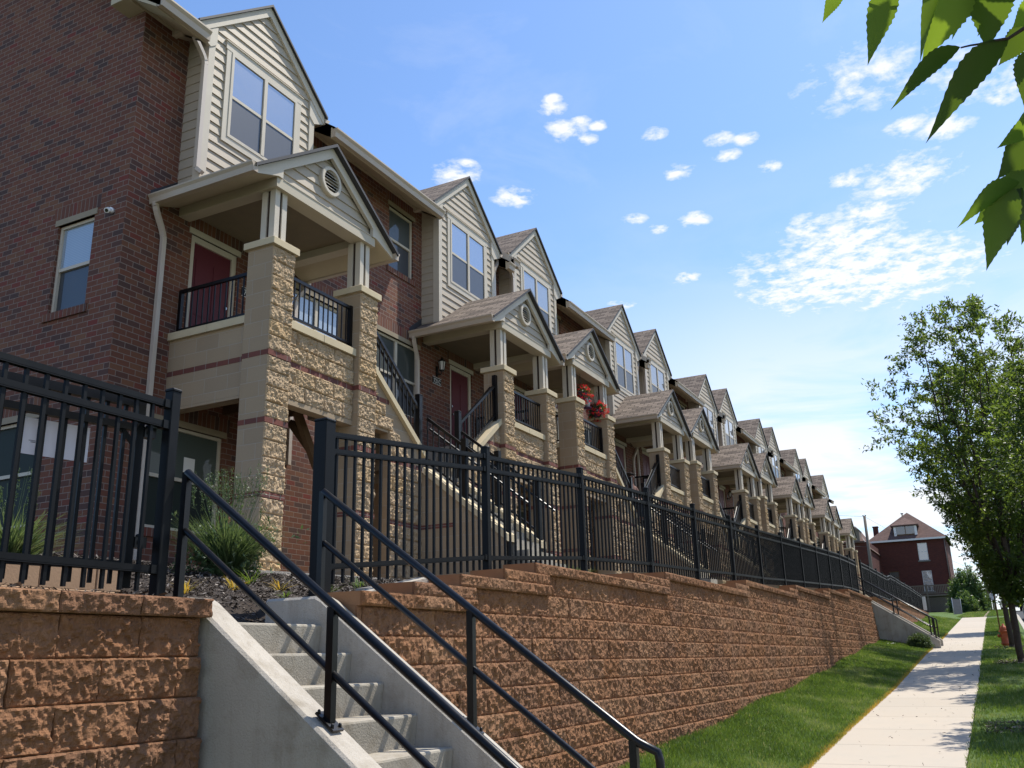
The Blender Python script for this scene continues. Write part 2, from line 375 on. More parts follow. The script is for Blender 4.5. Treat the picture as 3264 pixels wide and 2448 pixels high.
mat('glass_far', glass_m((.06, .06, .065), (.04, .04, .045), .10))
def leaf_mat(name, stops, trans=.4, tcol=(.20, .32, .03), rough=.45, gain=1.0):
    def fn(T, bs, out):
        c = T.ramp(rnd(T), stops); setp(T, bs, c, rough, .3)
        tr = T.n('ShaderNodeBsdfTranslucent'); T.l(T.mix(.5, T.mix(1, c, (3.2, 2.8, 1.6), 'MULTIPLY'), tcol), tr.inputs[0])
        mx = T.n('ShaderNodeMixShader', i_0=trans); T.l(bs.outputs[0], mx.inputs[1]); T.l(tr.outputs[0], mx.inputs[2]); T.l(mx.outputs[0], out.inputs[0])
    return mat(name, fn)
leaf_mat('tree_leaf', [(0, (.030, .058, .014)), (.5, (.052, .092, .020)), (.85, (.085, .135, .028)), (1, (.16, .20, .045))], .45, (.22, .30, .04))
leaf_mat('near_leaf', [(0, (.014, .030, .009)), (.35, (.04, .08, .014)), (1, (.11, .18, .022))], .60, (.16, .24, .015))
leaf_mat('shrub_leaf', [(0, (.03, .06, .025)), (.5, (.05, .09, .035)), (1, (.09, .13, .06))], .25)
leaf_mat('round_shrub_leaf', [(0, (.05, .085, .04)), (.6, (.085, .125, .06)), (1, (.14, .17, .10))], .2)
leaf_mat('grass_leaf', [(0, (.055, .100, .018)), (.40, (.088, .150, .028)), (.80, (.135, .20, .048)), (.97, (.21, .25, .11)), (1, (.32, .31, .18))], .3, (.14, .22, .03), .5)
leaf_mat('ornamental_leaf', [(0, (.055, .095, .040)), (.5, (.085, .135, .06)), (.85, (.14, .19, .10)), (1, (.30, .33, .22))], .22, (.14, .20, .07))
leaf_mat('yellow_leaf', [(0, (.22, .20, .04)), (.6, (.38, .27, .05)), (1, (.40, .22, .05))], .3, (.4, .3, .05))
leaf_mat('mulch_chip', [(0, (.022, .017, .014)), (.5, (.055, .044, .037)), (.8, (.12, .10, .085)), (1, (.33, .29, .25))], 0, rough=.9)
leaf_mat('flower', [(0, (.55, .02, .05)), (.6, (.70, .035, .04)), (1, (.72, .10, .12))], .2, (.7, .05, .05))
leaf_mat('wall_shrub_leaf', [(0, (.045, .085, .035)), (.5, (.08, .14, .055)), (1, (.14, .20, .09))], .3)
def lawn_m(T, bs, out):
    p = geo_pos(T); n1 = nz(T, p, 1.2, 4); n2 = nz(T, p, 40, 4, .7)
    c = T.mix(n2, (.045, .085, .018), (.10, .16, .038)); c = T.mix(T.math('MULTIPLY', T.math('SUBTRACT', n1, .5, clamp=True), 2), c, (.11, .14, .04))
    setp(T, bs, c, .9, .15, bump=n2, bs_str=.8, bdist=.03)
mat('lawn', lawn_m)
def plain(name, col, rough=.6, spec=.4, metal=0.0): return mat(name, lambda T, bs, out: setp(T, bs, col, rough, spec, metal))
plain('white_plastic', (.78, .78, .78), .4); plain('lens_black', (.01, .01, .01), .1, .6); plain('plate', (.012, .015, .017), .5)
plain('skin', (.22, .11, .075), .6); plain('hair', (.018, .012, .010), .7); plain('tank_top', (.012, .012, .014), .9); plain('denim', (.02, .026, .04), .9)
plain('board_white', (.74, .73, .80), .55); plain('ink', (.25, .25, .3), .8); plain('cone_orange', (.75, .10, .03), .6); plain('sign_back', (.42, .42, .43), .5, .5, .6)
plain('car_paint', (.012, .014, .018), .2, .6); plain('car_glass', (.10, .26, .26), .08, .8); plain('tyre', (.015, .015, .015), .9); plain('chrome', (.5, .5, .5), .2, .5, 1)
plain('lamp_glass', (.55, .56, .55), .3, .5); plain('wire', (.05, .05, .05), .8); plain('purple_pot', (.09, .03, .10), .6); plain('fence_grey', (.09, .095, .11), .8, .2); plain('paper', (.7, .69, .66), .9)
plain('downspout', (.52, .45, .38), .4, .5); plain('dark_flashing', (.03, .03, .034), .6)
M = MAT

# ---------------------------------------------------------------- rock-faced block work: each block a displaced patch standing proud of a mortar sheet
def rock_patches(blocks, step, amp, seed=0, edge=.018, xaxis=0, rough=1.0, flo=0.0):
    """blocks: (u0,u1,z0,z1) in the wall plane; returns V (u, depth, z), F, rnd"""
    Vs, Fs, Rn = [], [], []; off = 0
    for bi, (u0, u1, z0, z1) in enumerate(blocks):
        nu = max(4, int(round((u1 - u0) / step))); nv = max(4, int(round((z1 - z0) / step)))
        t = np.concatenate([[0], np.linspace(0, 1, nu - 1), [1]]); q = np.concatenate([[0], np.linspace(0, 1, nv - 1), [1]])
        U, Z = np.meshgrid(u0 + t * (u1 - u0), z0 + q * (z1 - z0))
        du = np.minimum(U - u0, u1 - U); dz = np.minimum(Z - z0, z1 - Z)
        e = np.clip(np.minimum(du, dz) / edge, 0, 1); e = flo + (1 - flo) * e * (2 - e)
        ou = seed * 13.7 + bi * 7.31; ov = seed * 5.1 + bi * 3.77
        a = fbm(U * 9 + ou, Z * 11 + ov, 3); b = fbm(U * 27 + ov, Z * 27 + ou, 3); c = fbm(U * 52 + ou, Z * 46 + ov, 2)
        pl = np.clip((a - .36) * 3.2, 0, 1); b = np.clip((b - .30) * 2.4, 0, 1); c = np.clip((c - .25) * 2.0, 0, 1)
        d = amp * e * (.10 + (.52 - .22 * rough) * pl + (.24 + .12 * rough) * b * b * 1.2 + (.14 + .10 * rough) * c)
        clo = np.zeros_like(d, bool); clo[0] = clo[-1] = True; clo[:, 0] = clo[:, -1] = True; d = np.where(clo, -.012, d); e = np.where(clo, 0, e)
        jit = (fbm(U * 29 + 3.3, Z * 29 + bi, 2) - .5) * step * .9 * (e > .5)
        Vs.append(np.stack([U + jit, -d, Z + jit[::-1, ::-1]], -1).reshape(-1, 3))
        idx = off + np.arange((nu + 1) * (nv + 1)).reshape(nv + 1, nu + 1)
        f = np.stack([idx[:-1, :-1], idx[:-1, 1:], idx[1:, 1:], idx[1:, :-1]], -1).reshape(-1, 4)
        Fs.append(f); Rn.append(np.full(len(f), rng.random())); off += (nu + 1) * (nv + 1)
    return np.concatenate(Vs), np.concatenate(Fs), np.concatenate(Rn)
def course_blocks(x0, x1, zs, bw, joint=.010, start=0.0):
    """running-bond blocks between x0 and x1 for the courses zs = [(z0,z1),...]"""
    out = []
    for k, (z0, z1) in enumerate(zs):
        o = start + (bw / 2 if k % 2 else 0); n0 = math.floor((x0 - o) / bw); x = o + n0 * bw
        while x < x1 - .02:
            a, b = max(x, x0), min(x + bw, x1)
            if b - a > .03: out.append((a + joint / 2, b - joint / 2, z0 + joint / 2, z1 - joint / 2))
            x += bw
    return out

# ================================================================ the ground
GX = [-40, -10, 0, 5, 9, 11.5, 14.56, 21.3, 31, 37.3, 60.9, 65, 80, 100, 104, 112, 130, 200, 600]
GZ = [-1.7, -1.6, -1.5, -1.42, -1.36, -1.27, -1.11, -.80, -.2, .1, 1.46, 1.7, 2.32, 3.20, 3.34, 3.42, 3.2, 0, -14]
gz = lambda x: np.interp(x, GX, GZ)
def yr(x): return .54 + .0045 * x                       # right edge of the sidewalk
YL = 2.2
def lawn_edge(x): return YL + (0 if x > 9 else -.3 * min(1, (9 - x) / 4))
def wall_base(x): return float(gz(x)) + .27
RF = [(5.155, 1.696), (7.56, 1.95), (9.86, 2.13), (12.2, 2.24), (14.44, 2.31), (16.72, 2.40), (18.95, 2.465), (21.2, 2.56), (23.48, 2.65), (25.68, 2.735), (27.75, 2.815), (29.9, 2.895), (31.75, 2.93), (33.4, 2.94)]
FF = [(34.77, 3.02), (37.1, 3.035), (39.42, 3.04), (41.58, 3.04), (43.13, 3.04), (44.65, 3.2), (46.8, 3.205), (49.08, 3.19), (51.44, 3.20), (53.82, 3.20), (55.96, 3.18), (58.2, 3.16), (60.4, 3.14), (62.5, 3.13)]
_fx = [-30, 3.72] + [a for a, b in RF] + [a for a, b in FF] + [66, 90]; _fz = [.36, .36] + [b - 1.29 for a, b in RF] + [b - 1.29 for a, b in FF] + [1.9, 2.4]
def bed_z(x, y):
    f = np.interp(x, _fx, _fz); b = np.interp(x, [-30, 17, 60, 90], [1.0, 1.03, 1.85, 2.6])
    y0 = 4.45 + 1.1 * np.clip((4.9 - x) / .25, 0, 1); t = np.clip((y - y0) / (7.7 - y0), 0, 1) ** 1.3; z = f + (b - f) * t
    k = np.clip(np.minimum(np.minimum((x - 3.78) / .14, (5.02 - x) / .14), (4.62 - y) / .30), 0, 1); return z + (np.minimum(z, .222) - z) * k
def sheet(name, xs, ys, zf, m, kind='structure'):
    V = [(x, y(x) if callable(y) else y, 0) for x in xs for y in ys]
    V = np.array(V, float); V[:, 2] = [zf(a, b) for a, b, _ in V]; n = len(ys)
    idx = np.arange(len(V)).reshape(len(xs), n)
    F = np.stack([idx[:-1, :-1], idx[1:, :-1], idx[1:, 1:], idx[:-1, 1:]], -1).reshape(-1, 4)
    return tag(link(name, np_mesh(name, V, F, m, smooth=True)), kind=kind)
XS = [x for x in np.unique(np.concatenate([np.array(GX), np.arange(-10, 70, 1.5), np.arange(70, 132, 4)]))]
X1 = [x for x in XS if -10 <= x <= 65]
sheet('ground', XS, [-400, -60, -9.5, -3, 0, 4, 12, 60, 400], lambda x, y: float(gz(x)) - .22 - (.5 if abs(y) > 50 else 0), M['lawn'])
sheet('sidewalk', X1, [lambda x: yr(x), lambda x: .5 * (yr(x) + lawn_edge(x)), lawn_edge], lambda x, y: float(gz(x)), M['sidewalk'])
LX = [x for x in np.arange(3.0, 66, .4)]
def lawn_z(x, y):
    t = np.clip((y - YL) / 1.5, 0, 1); return gz(x) - .012 + .30 * t + .03 * np.sin(x * 1.3) * t
sheet('lawn', LX, [lambda x: lawn_edge(x) + .01, 2.5, 2.9, 3.3, 3.9], lambda x, y: float(lawn_z(x, y)), M['lawn'])
sheet('tree_lawn', [x for x in XS if -10 <= x <= 104], [-.75, -.3, .1, lambda x: yr(x) - .01], lambda x, y: float(gz(x)) - .008 + .03 * math.sin(x * .9) * (1 if -.5 < y < .3 else 0), M['lawn'])
kb = MB()
for a, b in zip(XS, XS[1:]):
    if a < -10 or b > 120: continue
    za, zb = float(gz(a)), float(gz(b))
    kb.face([(a, -.92, za + .005), (b, -.92, zb + .005), (b, -.75, zb + .005), (a, -.75, za + .005)]); kb.face([(a, -.92, za - .2), (b, -.92, zb - .2), (b, -.92, zb + .005), (a, -.92, za + .005)])
    kb.face([(a, -.75, za + .005), (b, -.75, zb + .005), (b, -.75, zb - .05), (a, -.75, za - .05)])
tag(kb.build('kerb', M['concrete']), kind='structure')
sheet('road', [x for x in XS if x >= -10 and x <= 200], [-9.4, -5, -.93], lambda x, y: float(gz(x)) - .14, M['asphalt'])
sheet('dirt_path', np.arange(65, 101, 1.5), [lambda x: .95 + .1 * math.sin(x), 1.6, lambda x: 2.35 + .12 * math.sin(x * 1.7)], lambda x, y: float(gz(x)) + .004, M['dirt'])
sheet('far_lawn', np.arange(65, 112, 2.0), [-.75, .8, 2.6, 5, 9, 16], lambda x, y: float(gz(x)) - .012 + max(0, y - 3) * .012, M['lawn'])
cp = MB()
for x0, x1, y0, y1 in ((65.0, 66.4, -.75, .95), (65.2, 66.2, 2.2, 6.5)):
    cp.box(x0, x1, y0, y1, float(gz(x0)) - .1, float(gz(x0)) + .03)
tag(cp.build('crossing_path', M['sidewalk']), kind='structure')
sheet('mulch_bed', np.concatenate([np.arange(-12, 1.5, .8), np.arange(1.6, 5.3, .1), np.arange(5.3, 12, .4), np.arange(12, 66, 1.0)]), [4.02, 4.3, 4.45, 4.65, 4.8, 5, 5.2, 5.5, 5.8, 6.2, 6.6, 7.0, 7.5, 8.5, 9.9, 14, 25], lambda x, y: float(bed_z(x, y)) - (.12 if y < 4.1 else 0), M['soil'])

# loose mulch, as chips
def scatter_chips(n, xr, yrng, zf, size, mname, name):
    x = rng.uniform(*xr, n); y = rng.uniform(*yrng, n); z = zf(x, y) + rng.uniform(.002, .03, n)
    a = rng.uniform(0, 6.28, n); L = size * rng.uniform(.4, 1.5, n); w = L * rng.uniform(.12, .4, n); ti = rng.normal(0, .35, n)
    d = np.stack([np.cos(a) * np.cos(ti), np.sin(a) * np.cos(ti), np.sin(ti)], -1); e = np.stack([-np.sin(a), np.cos(a), rng.normal(0, .5, n)], -1)
    c = np.stack([x, y, z], -1); ok = ~((x > 3.8) & (x < 5.0) & (y < 4.15)) & ~((x < 4.66) & (y > 5.48) & (y < 6.95)); c, d, e, L, w = c[ok], d[ok], e[ok], L[ok], w[ok]; n = len(c); V = np.stack([c - d * L[:, None] - e * w[:, None], c + d * L[:, None] - e * w[:, None] * .6, c + d * L[:, None] + e * w[:, None] * .7, c - d * L[:, None] + e * w[:, None]], 1).reshape(-1, 3)
    return tag(link(name, np_mesh(name, V, np.arange(4 * n).reshape(n, 4), M[mname], rng.random(n))), kind='stuff')
scatter_chips(42000, (2.2, 9.0), (4.05, 8.6), bed_z, .016, 'mulch_chip', 'mulch')
scatter_chips(900, (14.3, 15.6), (-.6, .42), lambda x, y: gz(x) + .01, .022, 'mulch_chip', 'mulch_ring')
scatter_chips(700, (26.8, 28.0), (-.7, .35), lambda x, y: gz(x) + .01, .03, 'mulch_chip', 'mulch_ring')
scatter_chips(500, (32.9, 34.2), (-.6, .35), lambda x, y: gz(x) + .01, .03, 'mulch_chip', 'mulch_ring')

scatter_chips(260, (9, 40), (.75, 2.15), lambda x, y: gz(x) + .002, .016, 'mulch_chip', 'fallen_bits')
def grass(name, n, xf, yf, zf, h, mname='grass_leaf', wid=.004, hpow=0.0, lean=.5):
    x = xf(n); y = yf(x); z = zf(x, y)
    a = rng.uniform(0, 6.28, n); H = h * rng.uniform(.5, 1.25, n); l = H * rng.uniform(.1, lean * 1.6, n); b = rng.uniform(0, 6.28, n)
    W_ = wid * (1 + np.maximum(0, x - 9) * .10)
    e = np.stack([np.cos(a), np.sin(a), 0 * a], -1) * W_[:, None]; c = np.stack([x, y, z - .005], -1)
    t = c + np.stack([np.cos(b) * l, np.sin(b) * l, H], -1)
    V = np.stack([c - e, c + e, t], 1).reshape(-1, 3)
    patch = np.clip(fbm(x * 1.1, y * 1.6, 3) * 2.2 - .65 + rng.normal(0, .20, n), 0, .97); dead = rng.random(n) < .02; patch[dead] = 1
    return tag(link(name, np_mesh(name, V, np.arange(3 * n).reshape(n, 3), M[mname], patch)), kind='stuff')
def xs_near(x0, x1, p=1.9): return lambda n: x0 + (x1 - x0) * rng.random(n) ** p
grass('lawn_grass', 130000, xs_near(7.5, 36.5, 2.0), lambda x: rng.uniform(2.19, 3.85, len(x)), lambda x, y: lawn_z(x, y), .055)
grass('lawn_grass', 22000, xs_near(36.5, 62, 1.4), lambda x: rng.uniform(2.22, 3.9, len(x)), lambda x, y: lawn_z(x, y), .06)
grass('tree_lawn_grass', 50000, xs_near(10, 62, 1.8), lambda x: yr(x) + .02 - rng.random(len(x)) ** .8 * 1.3, lambda x, y: gz(x), .055)
grass('lawn_edge_grass', 9000, xs_near(9, 45, 1.7), lambda x: YL - .02 + np.abs(rng.normal(0, .05, len(x))) - .01, lambda x, y: gz(x) - .005, .05, 'yellow_leaf', .003)
grass('far_grass', 16000, lambda n: rng.uniform(65, 101, n), lambda x: rng.choice([1, 0], len(x)) * 1.75 + rng.uniform(-.7, .85, len(x)) * 1.0, lambda x, y: gz(x) - .02, .10, wid=.004)

# ================================================================ retaining walls
def drift(x): return -.0065 * max(0.0, x - 9.0)
def yface(z): return 3.75 + .1 * z
def retaining_wall(name, label, x0, x1, tops, caps, base_fn, z0, ch, bw, stepn, endcap=None, sh=True):
    """tops: [(xa,xb,top of block work)], caps: [(xa,xb,top of cap)]"""
    root = empty(name, ((x0 + x1) / 2, 3.75, float(base_fn((x0 + x1) / 2))), label, 'retaining wall')
    loc = Vector(root.location)
    body = MB(); VV, FF_, RR = [], [], []; off = 0
    k = -12
    while z0 + k * ch < 3.5:
        za, zb = z0 + k * ch, z0 + (k + 1) * ch; k += 1
        xa = xb = None; runs = []
        for (a, b, tp) in tops:
            if tp >= zb - .02:
                lo = float(base_fn(b)) - (drift(b) if sh else 0)
                if zb < float(base_fn(a)) - .1 and zb < float(base_fn(b)) - .1: continue
                runs.append((a, b))
        if not runs: continue
        runs.sort(); a, b = runs[0]; mg = []
        for c, d in runs[1:]:
            if c <= b + .02: b = max(b, d)
            else: mg.append((a, b)); a, b = c, d
        mg.append((a, b))
        yf = yface(zb)
        for a, b in mg:
            body.box(a, b, yf + .004, yf + .30, za, zb - .001)
            bl = [q for q in course_blocks(a, b, [(za, zb)], bw, .004, start=(bw / 2 if k % 2 else 0) + .11) if zb > float(base_fn(q[1])) - .15]
            near = [q for q in bl if q[0] < 14]; far = [q for q in bl if q[0] >= 14]
            for grp, st in ((near, stepn), (far, stepn * 1.7)):
                if not grp: continue
                V, F, Rn = rock_patches(grp, st, .040, k * 3 + 1, .010, rough=1.2, flo=.6)
                V = V[:, [0, 1, 2]]; V[:, 1] += yf; VV.append(V); FF_.append(F + off); RR.append(Rn); off += len(V)
    V = np.concatenate(VV); F = np.concatenate(FF_); Rn = np.concatenate(RR)
    if sh:
        V[:, 2] += -.0065 * np.maximum(0, V[:, 0] - 9); nv = []
        for (x, y, z) in body.v: nv.append((x, y, z + drift(x)))
        body.v = nv
    V -= np.array(loc); body.v = [tuple(np.array(p) - np.array(loc)) for p in body.v]
    o = link('block_face', np_mesh('block_face', V, F, M['red_rock'], Rn), root)
    body.build('block_body', M['red_block'], root)
    # coping caps
    cb = MB(); VV, FF_, RR = [], [], []; off = 0
    for ci, (a, b, tp) in enumerate(caps):
        yf = yface(tp) - .055; x = a; i = 0
        while x < b - .05:
            w = .457 if not (ci == 0 and i == 0) else .30; x2 = min(x + w, b)
            if b - x2 < .12: x2 = b
            d = drift((x + x2) / 2) if sh else 0
            cb.box(x + .002, x2 - .002, yf + .004, yf + .34, tp - .095 + d, tp + d)
            V, F, Rn = rock_patches([(x + .0015, x2 - .0015, tp - .094 + d, tp + d)], stepn if x < 14 else stepn * 1.7, .030, ci * 7 + i, .008, rough=1.0, flo=.5)
            V[:, 1] += yf; VV.append(V); FF_.append(F + off); RR.append(Rn); off += len(V); x = x2; i += 1
    cb.v = [tuple(np.array(p) - np.array(loc)) for p in cb.v]
    cap = cb.build('coping', M['red_block'], root)
    link('coping_face', np_mesh('coping_face', np.concatenate(VV) - np.array(loc), np.concatenate(FF_), M['red_rock'], np.concatenate(RR)), cap)
    return root
retaining_wall('retaining_wall', 'short orange block retaining wall left of the near concrete steps, under the fence', 1.6, 3.74, [(1.6, 3.70, .243)], [(1.6, 3.738, .341)], lambda x: -1.3, .243, .196, .457, .0075, sh=False)
lv = [.455 + .196 * k for k in range(8)]
RUN = [(5.08, 6.63), (6.41, 8.10), (7.81, 11.8), (11.7, 16.3), (16.17, 20.8), (20.7, 25.3), (25.2, 29.05), (28.9, 34.42)]
HALF = [(5.72, 6.63), (7.17, 8.08), (10.48, 11.8), (15.4, 16.3), (19.94, 20.85), (24.2, 25.3), (28.1, 29.05)]
retaining_wall('retaining_wall', 'long orange block retaining wall with stepped coping between the near and far steps', 5.06, 34.45,
               [(a if i == 0 else RUN[i - 1][1] - .6, 34.42 if False else (RUN[i][1] if i < 7 else 34.42), lv[i] - .095) for i, (a, b) in enumerate(RUN)] + [(RUN[i][0], 34.42, lv[i] - .095) for i in range(8)],
               [(a, b, lv[i]) for i, (a, b) in enumerate(RUN)] + [(a, b, lv[i] + .0965) for i, (a, b) in enumerate(HALF)], wall_base, .36, .196, .457, .0125)
FW = [(36.3, 44.6, 1.80), (44.5, 62.2, 1.99)]
retaining_wall('retaining_wall', 'low orange block retaining wall beyond the far steps, running up to the brick house', 36.25, 62.2,
               [(36.3, 62.2, 1.705)] + [(44.5, 62.2, 1.90)], [(a, b, t) for a, b, t in FW], lambda x: float(gz(x)) + .25, .36 - .02, .196, .457, .05, sh=False)

# concrete edging poured along the top of the long wall and behind the steps
ke = MB(); ke.prism([(5.06, .2), (7.0, .5), (7.0, .70), (6.5, .655), (5.9, .545), (5.35, .435), (5.06, .425)], 'y', 4.06, 4.24); ke.prism([(5.9, .3), (10, .4), (10, .95), (8.2, .80), (7.0, .70), (5.9, .545)], 'y', 4.245, 4.40)
tag(ke.build('kerb', M['concrete']), kind='structure')
wk = MB(); wk.box(5.2, 60, 6.35, 7.5, .2, .3)
wk2 = MB()
for a in np.arange(7.2, 60, 1.2): wk2.face([(a, 6.9, bed_z(a, 6.9) + .05), (a + 1.19, 6.9, bed_z(a + 1.2, 6.9) + .05), (a + 1.19, 7.75, bed_z(a + 1.2, 7.5) + .06), (a, 7.75, bed_z(a, 7.5) + .06)]); wk2.face([(a, 6.9, bed_z(a, 6.9) - .1), (a + 1.19, 6.9, bed_z(a + 1.2, 6.9) - .1), (a + 1.19, 6.9, bed_z(a + 1.2, 6.9) + .05), (a, 6.9, bed_z(a, 6.9) + .05)])
tag(wk2.build('path', M['concrete']), kind='structure')

# ================================================================ concrete steps
def stairway(name, label, x0, x1, top_y, top_z, rise, run, n, ftop, slope_off, cw, zlow):
    root = empty(name, ((x0 + x1) / 2, top_y - n * run / 2, zlow), label, 'steps'); L = Vector(root.location)
    st = MB(); prof = [(top_y + .9, zlow - .2), (top_y + .9, top_z)]
    for i in range(n):
        y, z = top_y - i * run, top_z - i * rise
        prof += [(y + .012, z), (y + .003, z - .004), (y, z - .014), (y + .018, z - rise)]
    prof += [(top_y - (n - 1) * run + .018, zlow - .2)]
    st.prism([(p[0] - L.y, p[1] - L.z) for p in prof], 'x', x0 - L.x + .003, x1 - L.x - .003)
    st.build('steps', M['concrete_step'], root)
    s = rise / run
    for (a, b, dz) in ((x0 - cw, x0, 0), (x1, x1 + cw, .03)):
        yb = top_y - n * run - .05; zt = top_z + slope_off + dz
        ft = ftop + dz * 2
        yt = top_y + (ft - zt) / s
        pr = [(yb, zlow - .3), (4.36, zlow - .3), (4.36, ft), (yt + .02, ft), (yt - .03, ft - .025), (yb + .02, top_z + slope_off + dz - (top_y - yb) * s), (yb, top_z + slope_off + dz - (top_y - yb) * s - .03)]
        c = MB(); e = .018
        c.prism([(p[0] - L.y, p[1] - L.z) for p in pr], 'x', a - L.x + e, b - L.x - e, caps=False)
        def inset(pts, dx):
            return [(dx, p[0] - L.y, p[1] - L.z) for p in pts]
        pr2 = [(yb, zlow - .3), (4.36, zlow - .3), (4.36, ft - e), (yt + .02, ft - e), (yt - .03, ft - .025 - e), (yb + .02, pr[5][1] - e), (yb, pr[6][1] - e)]
        for sd, xe, xi in ((-1, a, a + e), (1, b, b - e)):
            A = inset(pr2, xe - L.x); B = inset(pr, xi - L.x)
            c.face(A[::-1] if sd < 0 else A)
            for i in range(len(A)):
                j = (i + 1) % len(A); q = [A[i], A[j], B[j], B[i]]; c.face(q if sd < 0 else q[::-1])
        c.build('cheek_wall', M['concrete'], root)
    return root
st1 = stairway('stairway', 'weathered concrete steps between two sloping cheek walls in the foreground', 3.94, 4.86, 3.886, .236, .179, .2445, 9, .36, .12, .20, -1.42)
st2 = stairway('stairway', 'far concrete steps with a grey cheek wall, beside the round bush', 34.7, 36.0, 3.95, 1.40, .165, .245, 8, 1.62, .18, .20, .05)

def handrail(label, x, top, end, low_dz, r, posts, hook, cheek_z, topn=True):
    """two sloping round rails on square posts; top, end = (y, z) of the upper rail"""
    root = empty('handrail', (x, end[0], cheek_z(end[0])), label, 'handrail', None); L = Vector(root.location)
    P = lambda y, z: (0, y - L.y, z - L.z)
    s = (top[1] - end[1]) / (top[0] - end[0]); zf = lambda y: end[1] + (y - end[0]) * s
    t = MB(); t.tube([P(*top), P(*end), P(end[0] - .02, end[1] - .012), P(end[0] - hook, end[1] - .045 - .012), P(end[0] - hook - .01, end[1] - .10), P(end[0] - hook - .01, end[1] - .75)], r, 10)
    t.build('upper_rail', M['black_metal'], root)
    t = MB(); t.tube([P(top[0] - .02, zf(top[0] - .02) + low_dz), P(end[0], zf(end[0]) + low_dz), P(end[0] - hook - .01, zf(end[0]) + low_dz - .02)], r * .8, 10); t.build('lower_rail', M['black_metal'], root)
    for y in posts + [end[0] + .012]:
        p = MB(); zc = cheek_z(y); w = .021
        p.box(-w, w, y - L.y - w, y - L.y + w, zc - L.z, zf(y) - L.z - .01)
        if y in posts:
            p.bar((0, y - L.y - .055, zc - L.z - .038), (0, y - L.y + .055, zc - L.z + .048), .085, .012)
            for dx in (-.03, .03):
                for dy in (-.042, .042): p.lathe([(.008, 0), (.008, .02), (.004, .026)], (dx, y - L.y + dy, zc - L.z + dy * .78 + .005), 6)
        p.build('post', M['black_metal'], root)
    if topn:
        p = MB(); p.box(-.02, .02, top[0] - L.y - .02, top[0] - L.y + .02, .34 - L.z, top[1] - L.z); p.build('post', M['black_metal'], root)
    return root
ck1 = lambda y: .236 + .12 + (y - 3.886) * .732
handrail('black handrail on the left cheek of the near steps, at the very front', 3.84, (4.09, 1.085), (1.75, -.645), -.325, .0235, [3.003, 1.95], .12, lambda y: ck1(y) + .01)
handrail('black handrail on the right cheek of the near steps, ending in a short hook', 4.96, (3.99, 1.125), (1.838, -.437), -.335, .0235, [2.84], .12, lambda y: ck1(y) + .03, topn=True)
ck2 = lambda y: 1.40 + .18 + (y - 3.95) * .673
handrail('black handrail on the near side of the far steps', 34.6, (4.2, 2.36), (2.166, .989), -.33, .024, [3.243], .11, ck2, topn=False)
handrail('black handrail on the far side of the far steps', 36.1, (4.2, 2.36), (2.166, .989), -.33, .024, [3.243], .11, ck2, topn=False)

# ================================================================ fences
def panel(mb, a, b, za, zb, y, pw=.0095, rail=.019, sp=.114):
    """a racked three-rail panel from x=a to x=b whose post tops are za, zb"""
    zt = lambda x: za + (zb - za) * (x - a) / (b - a)
    for dz, h in ((-.10, .034), (-.225, .034), (-1.052, .034)):
        mb.bar((a, y, zt(a) + dz), (b, y, zt(b) + dz), rail * 2, h)
        mb.bar((a, y - rail + .002, zt(a) + dz - .019), (b, y - rail + .002, zt(b) + dz - .019), .004, .008); mb.bar((a, y + rail - .002, zt(a) + dz - .019), (b, y + rail - .002, zt(b) + dz - .019), .004, .008)
    n = int(round((b - a) / sp)); 
    for i in range(1, n):
        x = a + (b - a) * i / n; mb.box(x - pw, x + pw, y - pw, y + pw, zt(x) - 1.175, zt(x) - .105, skip='t')
def fpost(mb, x, y, z0, z1, w=.032):
    mb.cbox(x - w, x + w, y - w, y + w, z0, z1 - .018, .004); e = w + .004
    mb.cbox(x - e, x + e, y - e, y + e, z1 - .018, z1, .008)
def brackets(mb, x, y, zt, sd):
    for dz in (-.10, -.225, -1.052): mb.box(x + (sd * .032 if sd > 0 else -.075), x + (.075 if sd > 0 else -.032), y - .026, y + .026, zt + dz - .026, zt + dz + .022)
def fence(label, posts, y, big=()):
    root = empty('fence', (posts[0][0], y, posts[0][1] - 1.3), label, 'fence'); L = np.array(root.location)
    for i, (x, z) in enumerate(posts):
        p = MB(); fpost(p, x, y, z - 1.40, z, .055 if x in big else .033)
        if i < len(posts) - 1: brackets(p, x + (.02 if x in big else 0), y, z, 1)
        if i: brackets(p, x, y, z, -1)
        p.v = [tuple(np.array(q) - L) for q in p.v]; p.build('post', M['fence_metal'], root)
        if i < len(posts) - 1:
            q = MB(); panel(q, x + .03, posts[i + 1][0] - .03, z, posts[i + 1][1], y); q.v = [tuple(np.array(r) - L) for r in q.v]; q.build('picket_panel', M['fence_metal'], root)
    return root
fence('black metal picket fence on the short wall left of the near steps', [(-1.2, 1.575), (1.3, 1.575), (3.742, 1.575)], 4.15)
fence('long black metal picket fence along the top of the long retaining wall', RF, 4.15, (5.155,))
fence('black metal picket fence beyond the far steps, leading to the brick house', FF, 4.15)
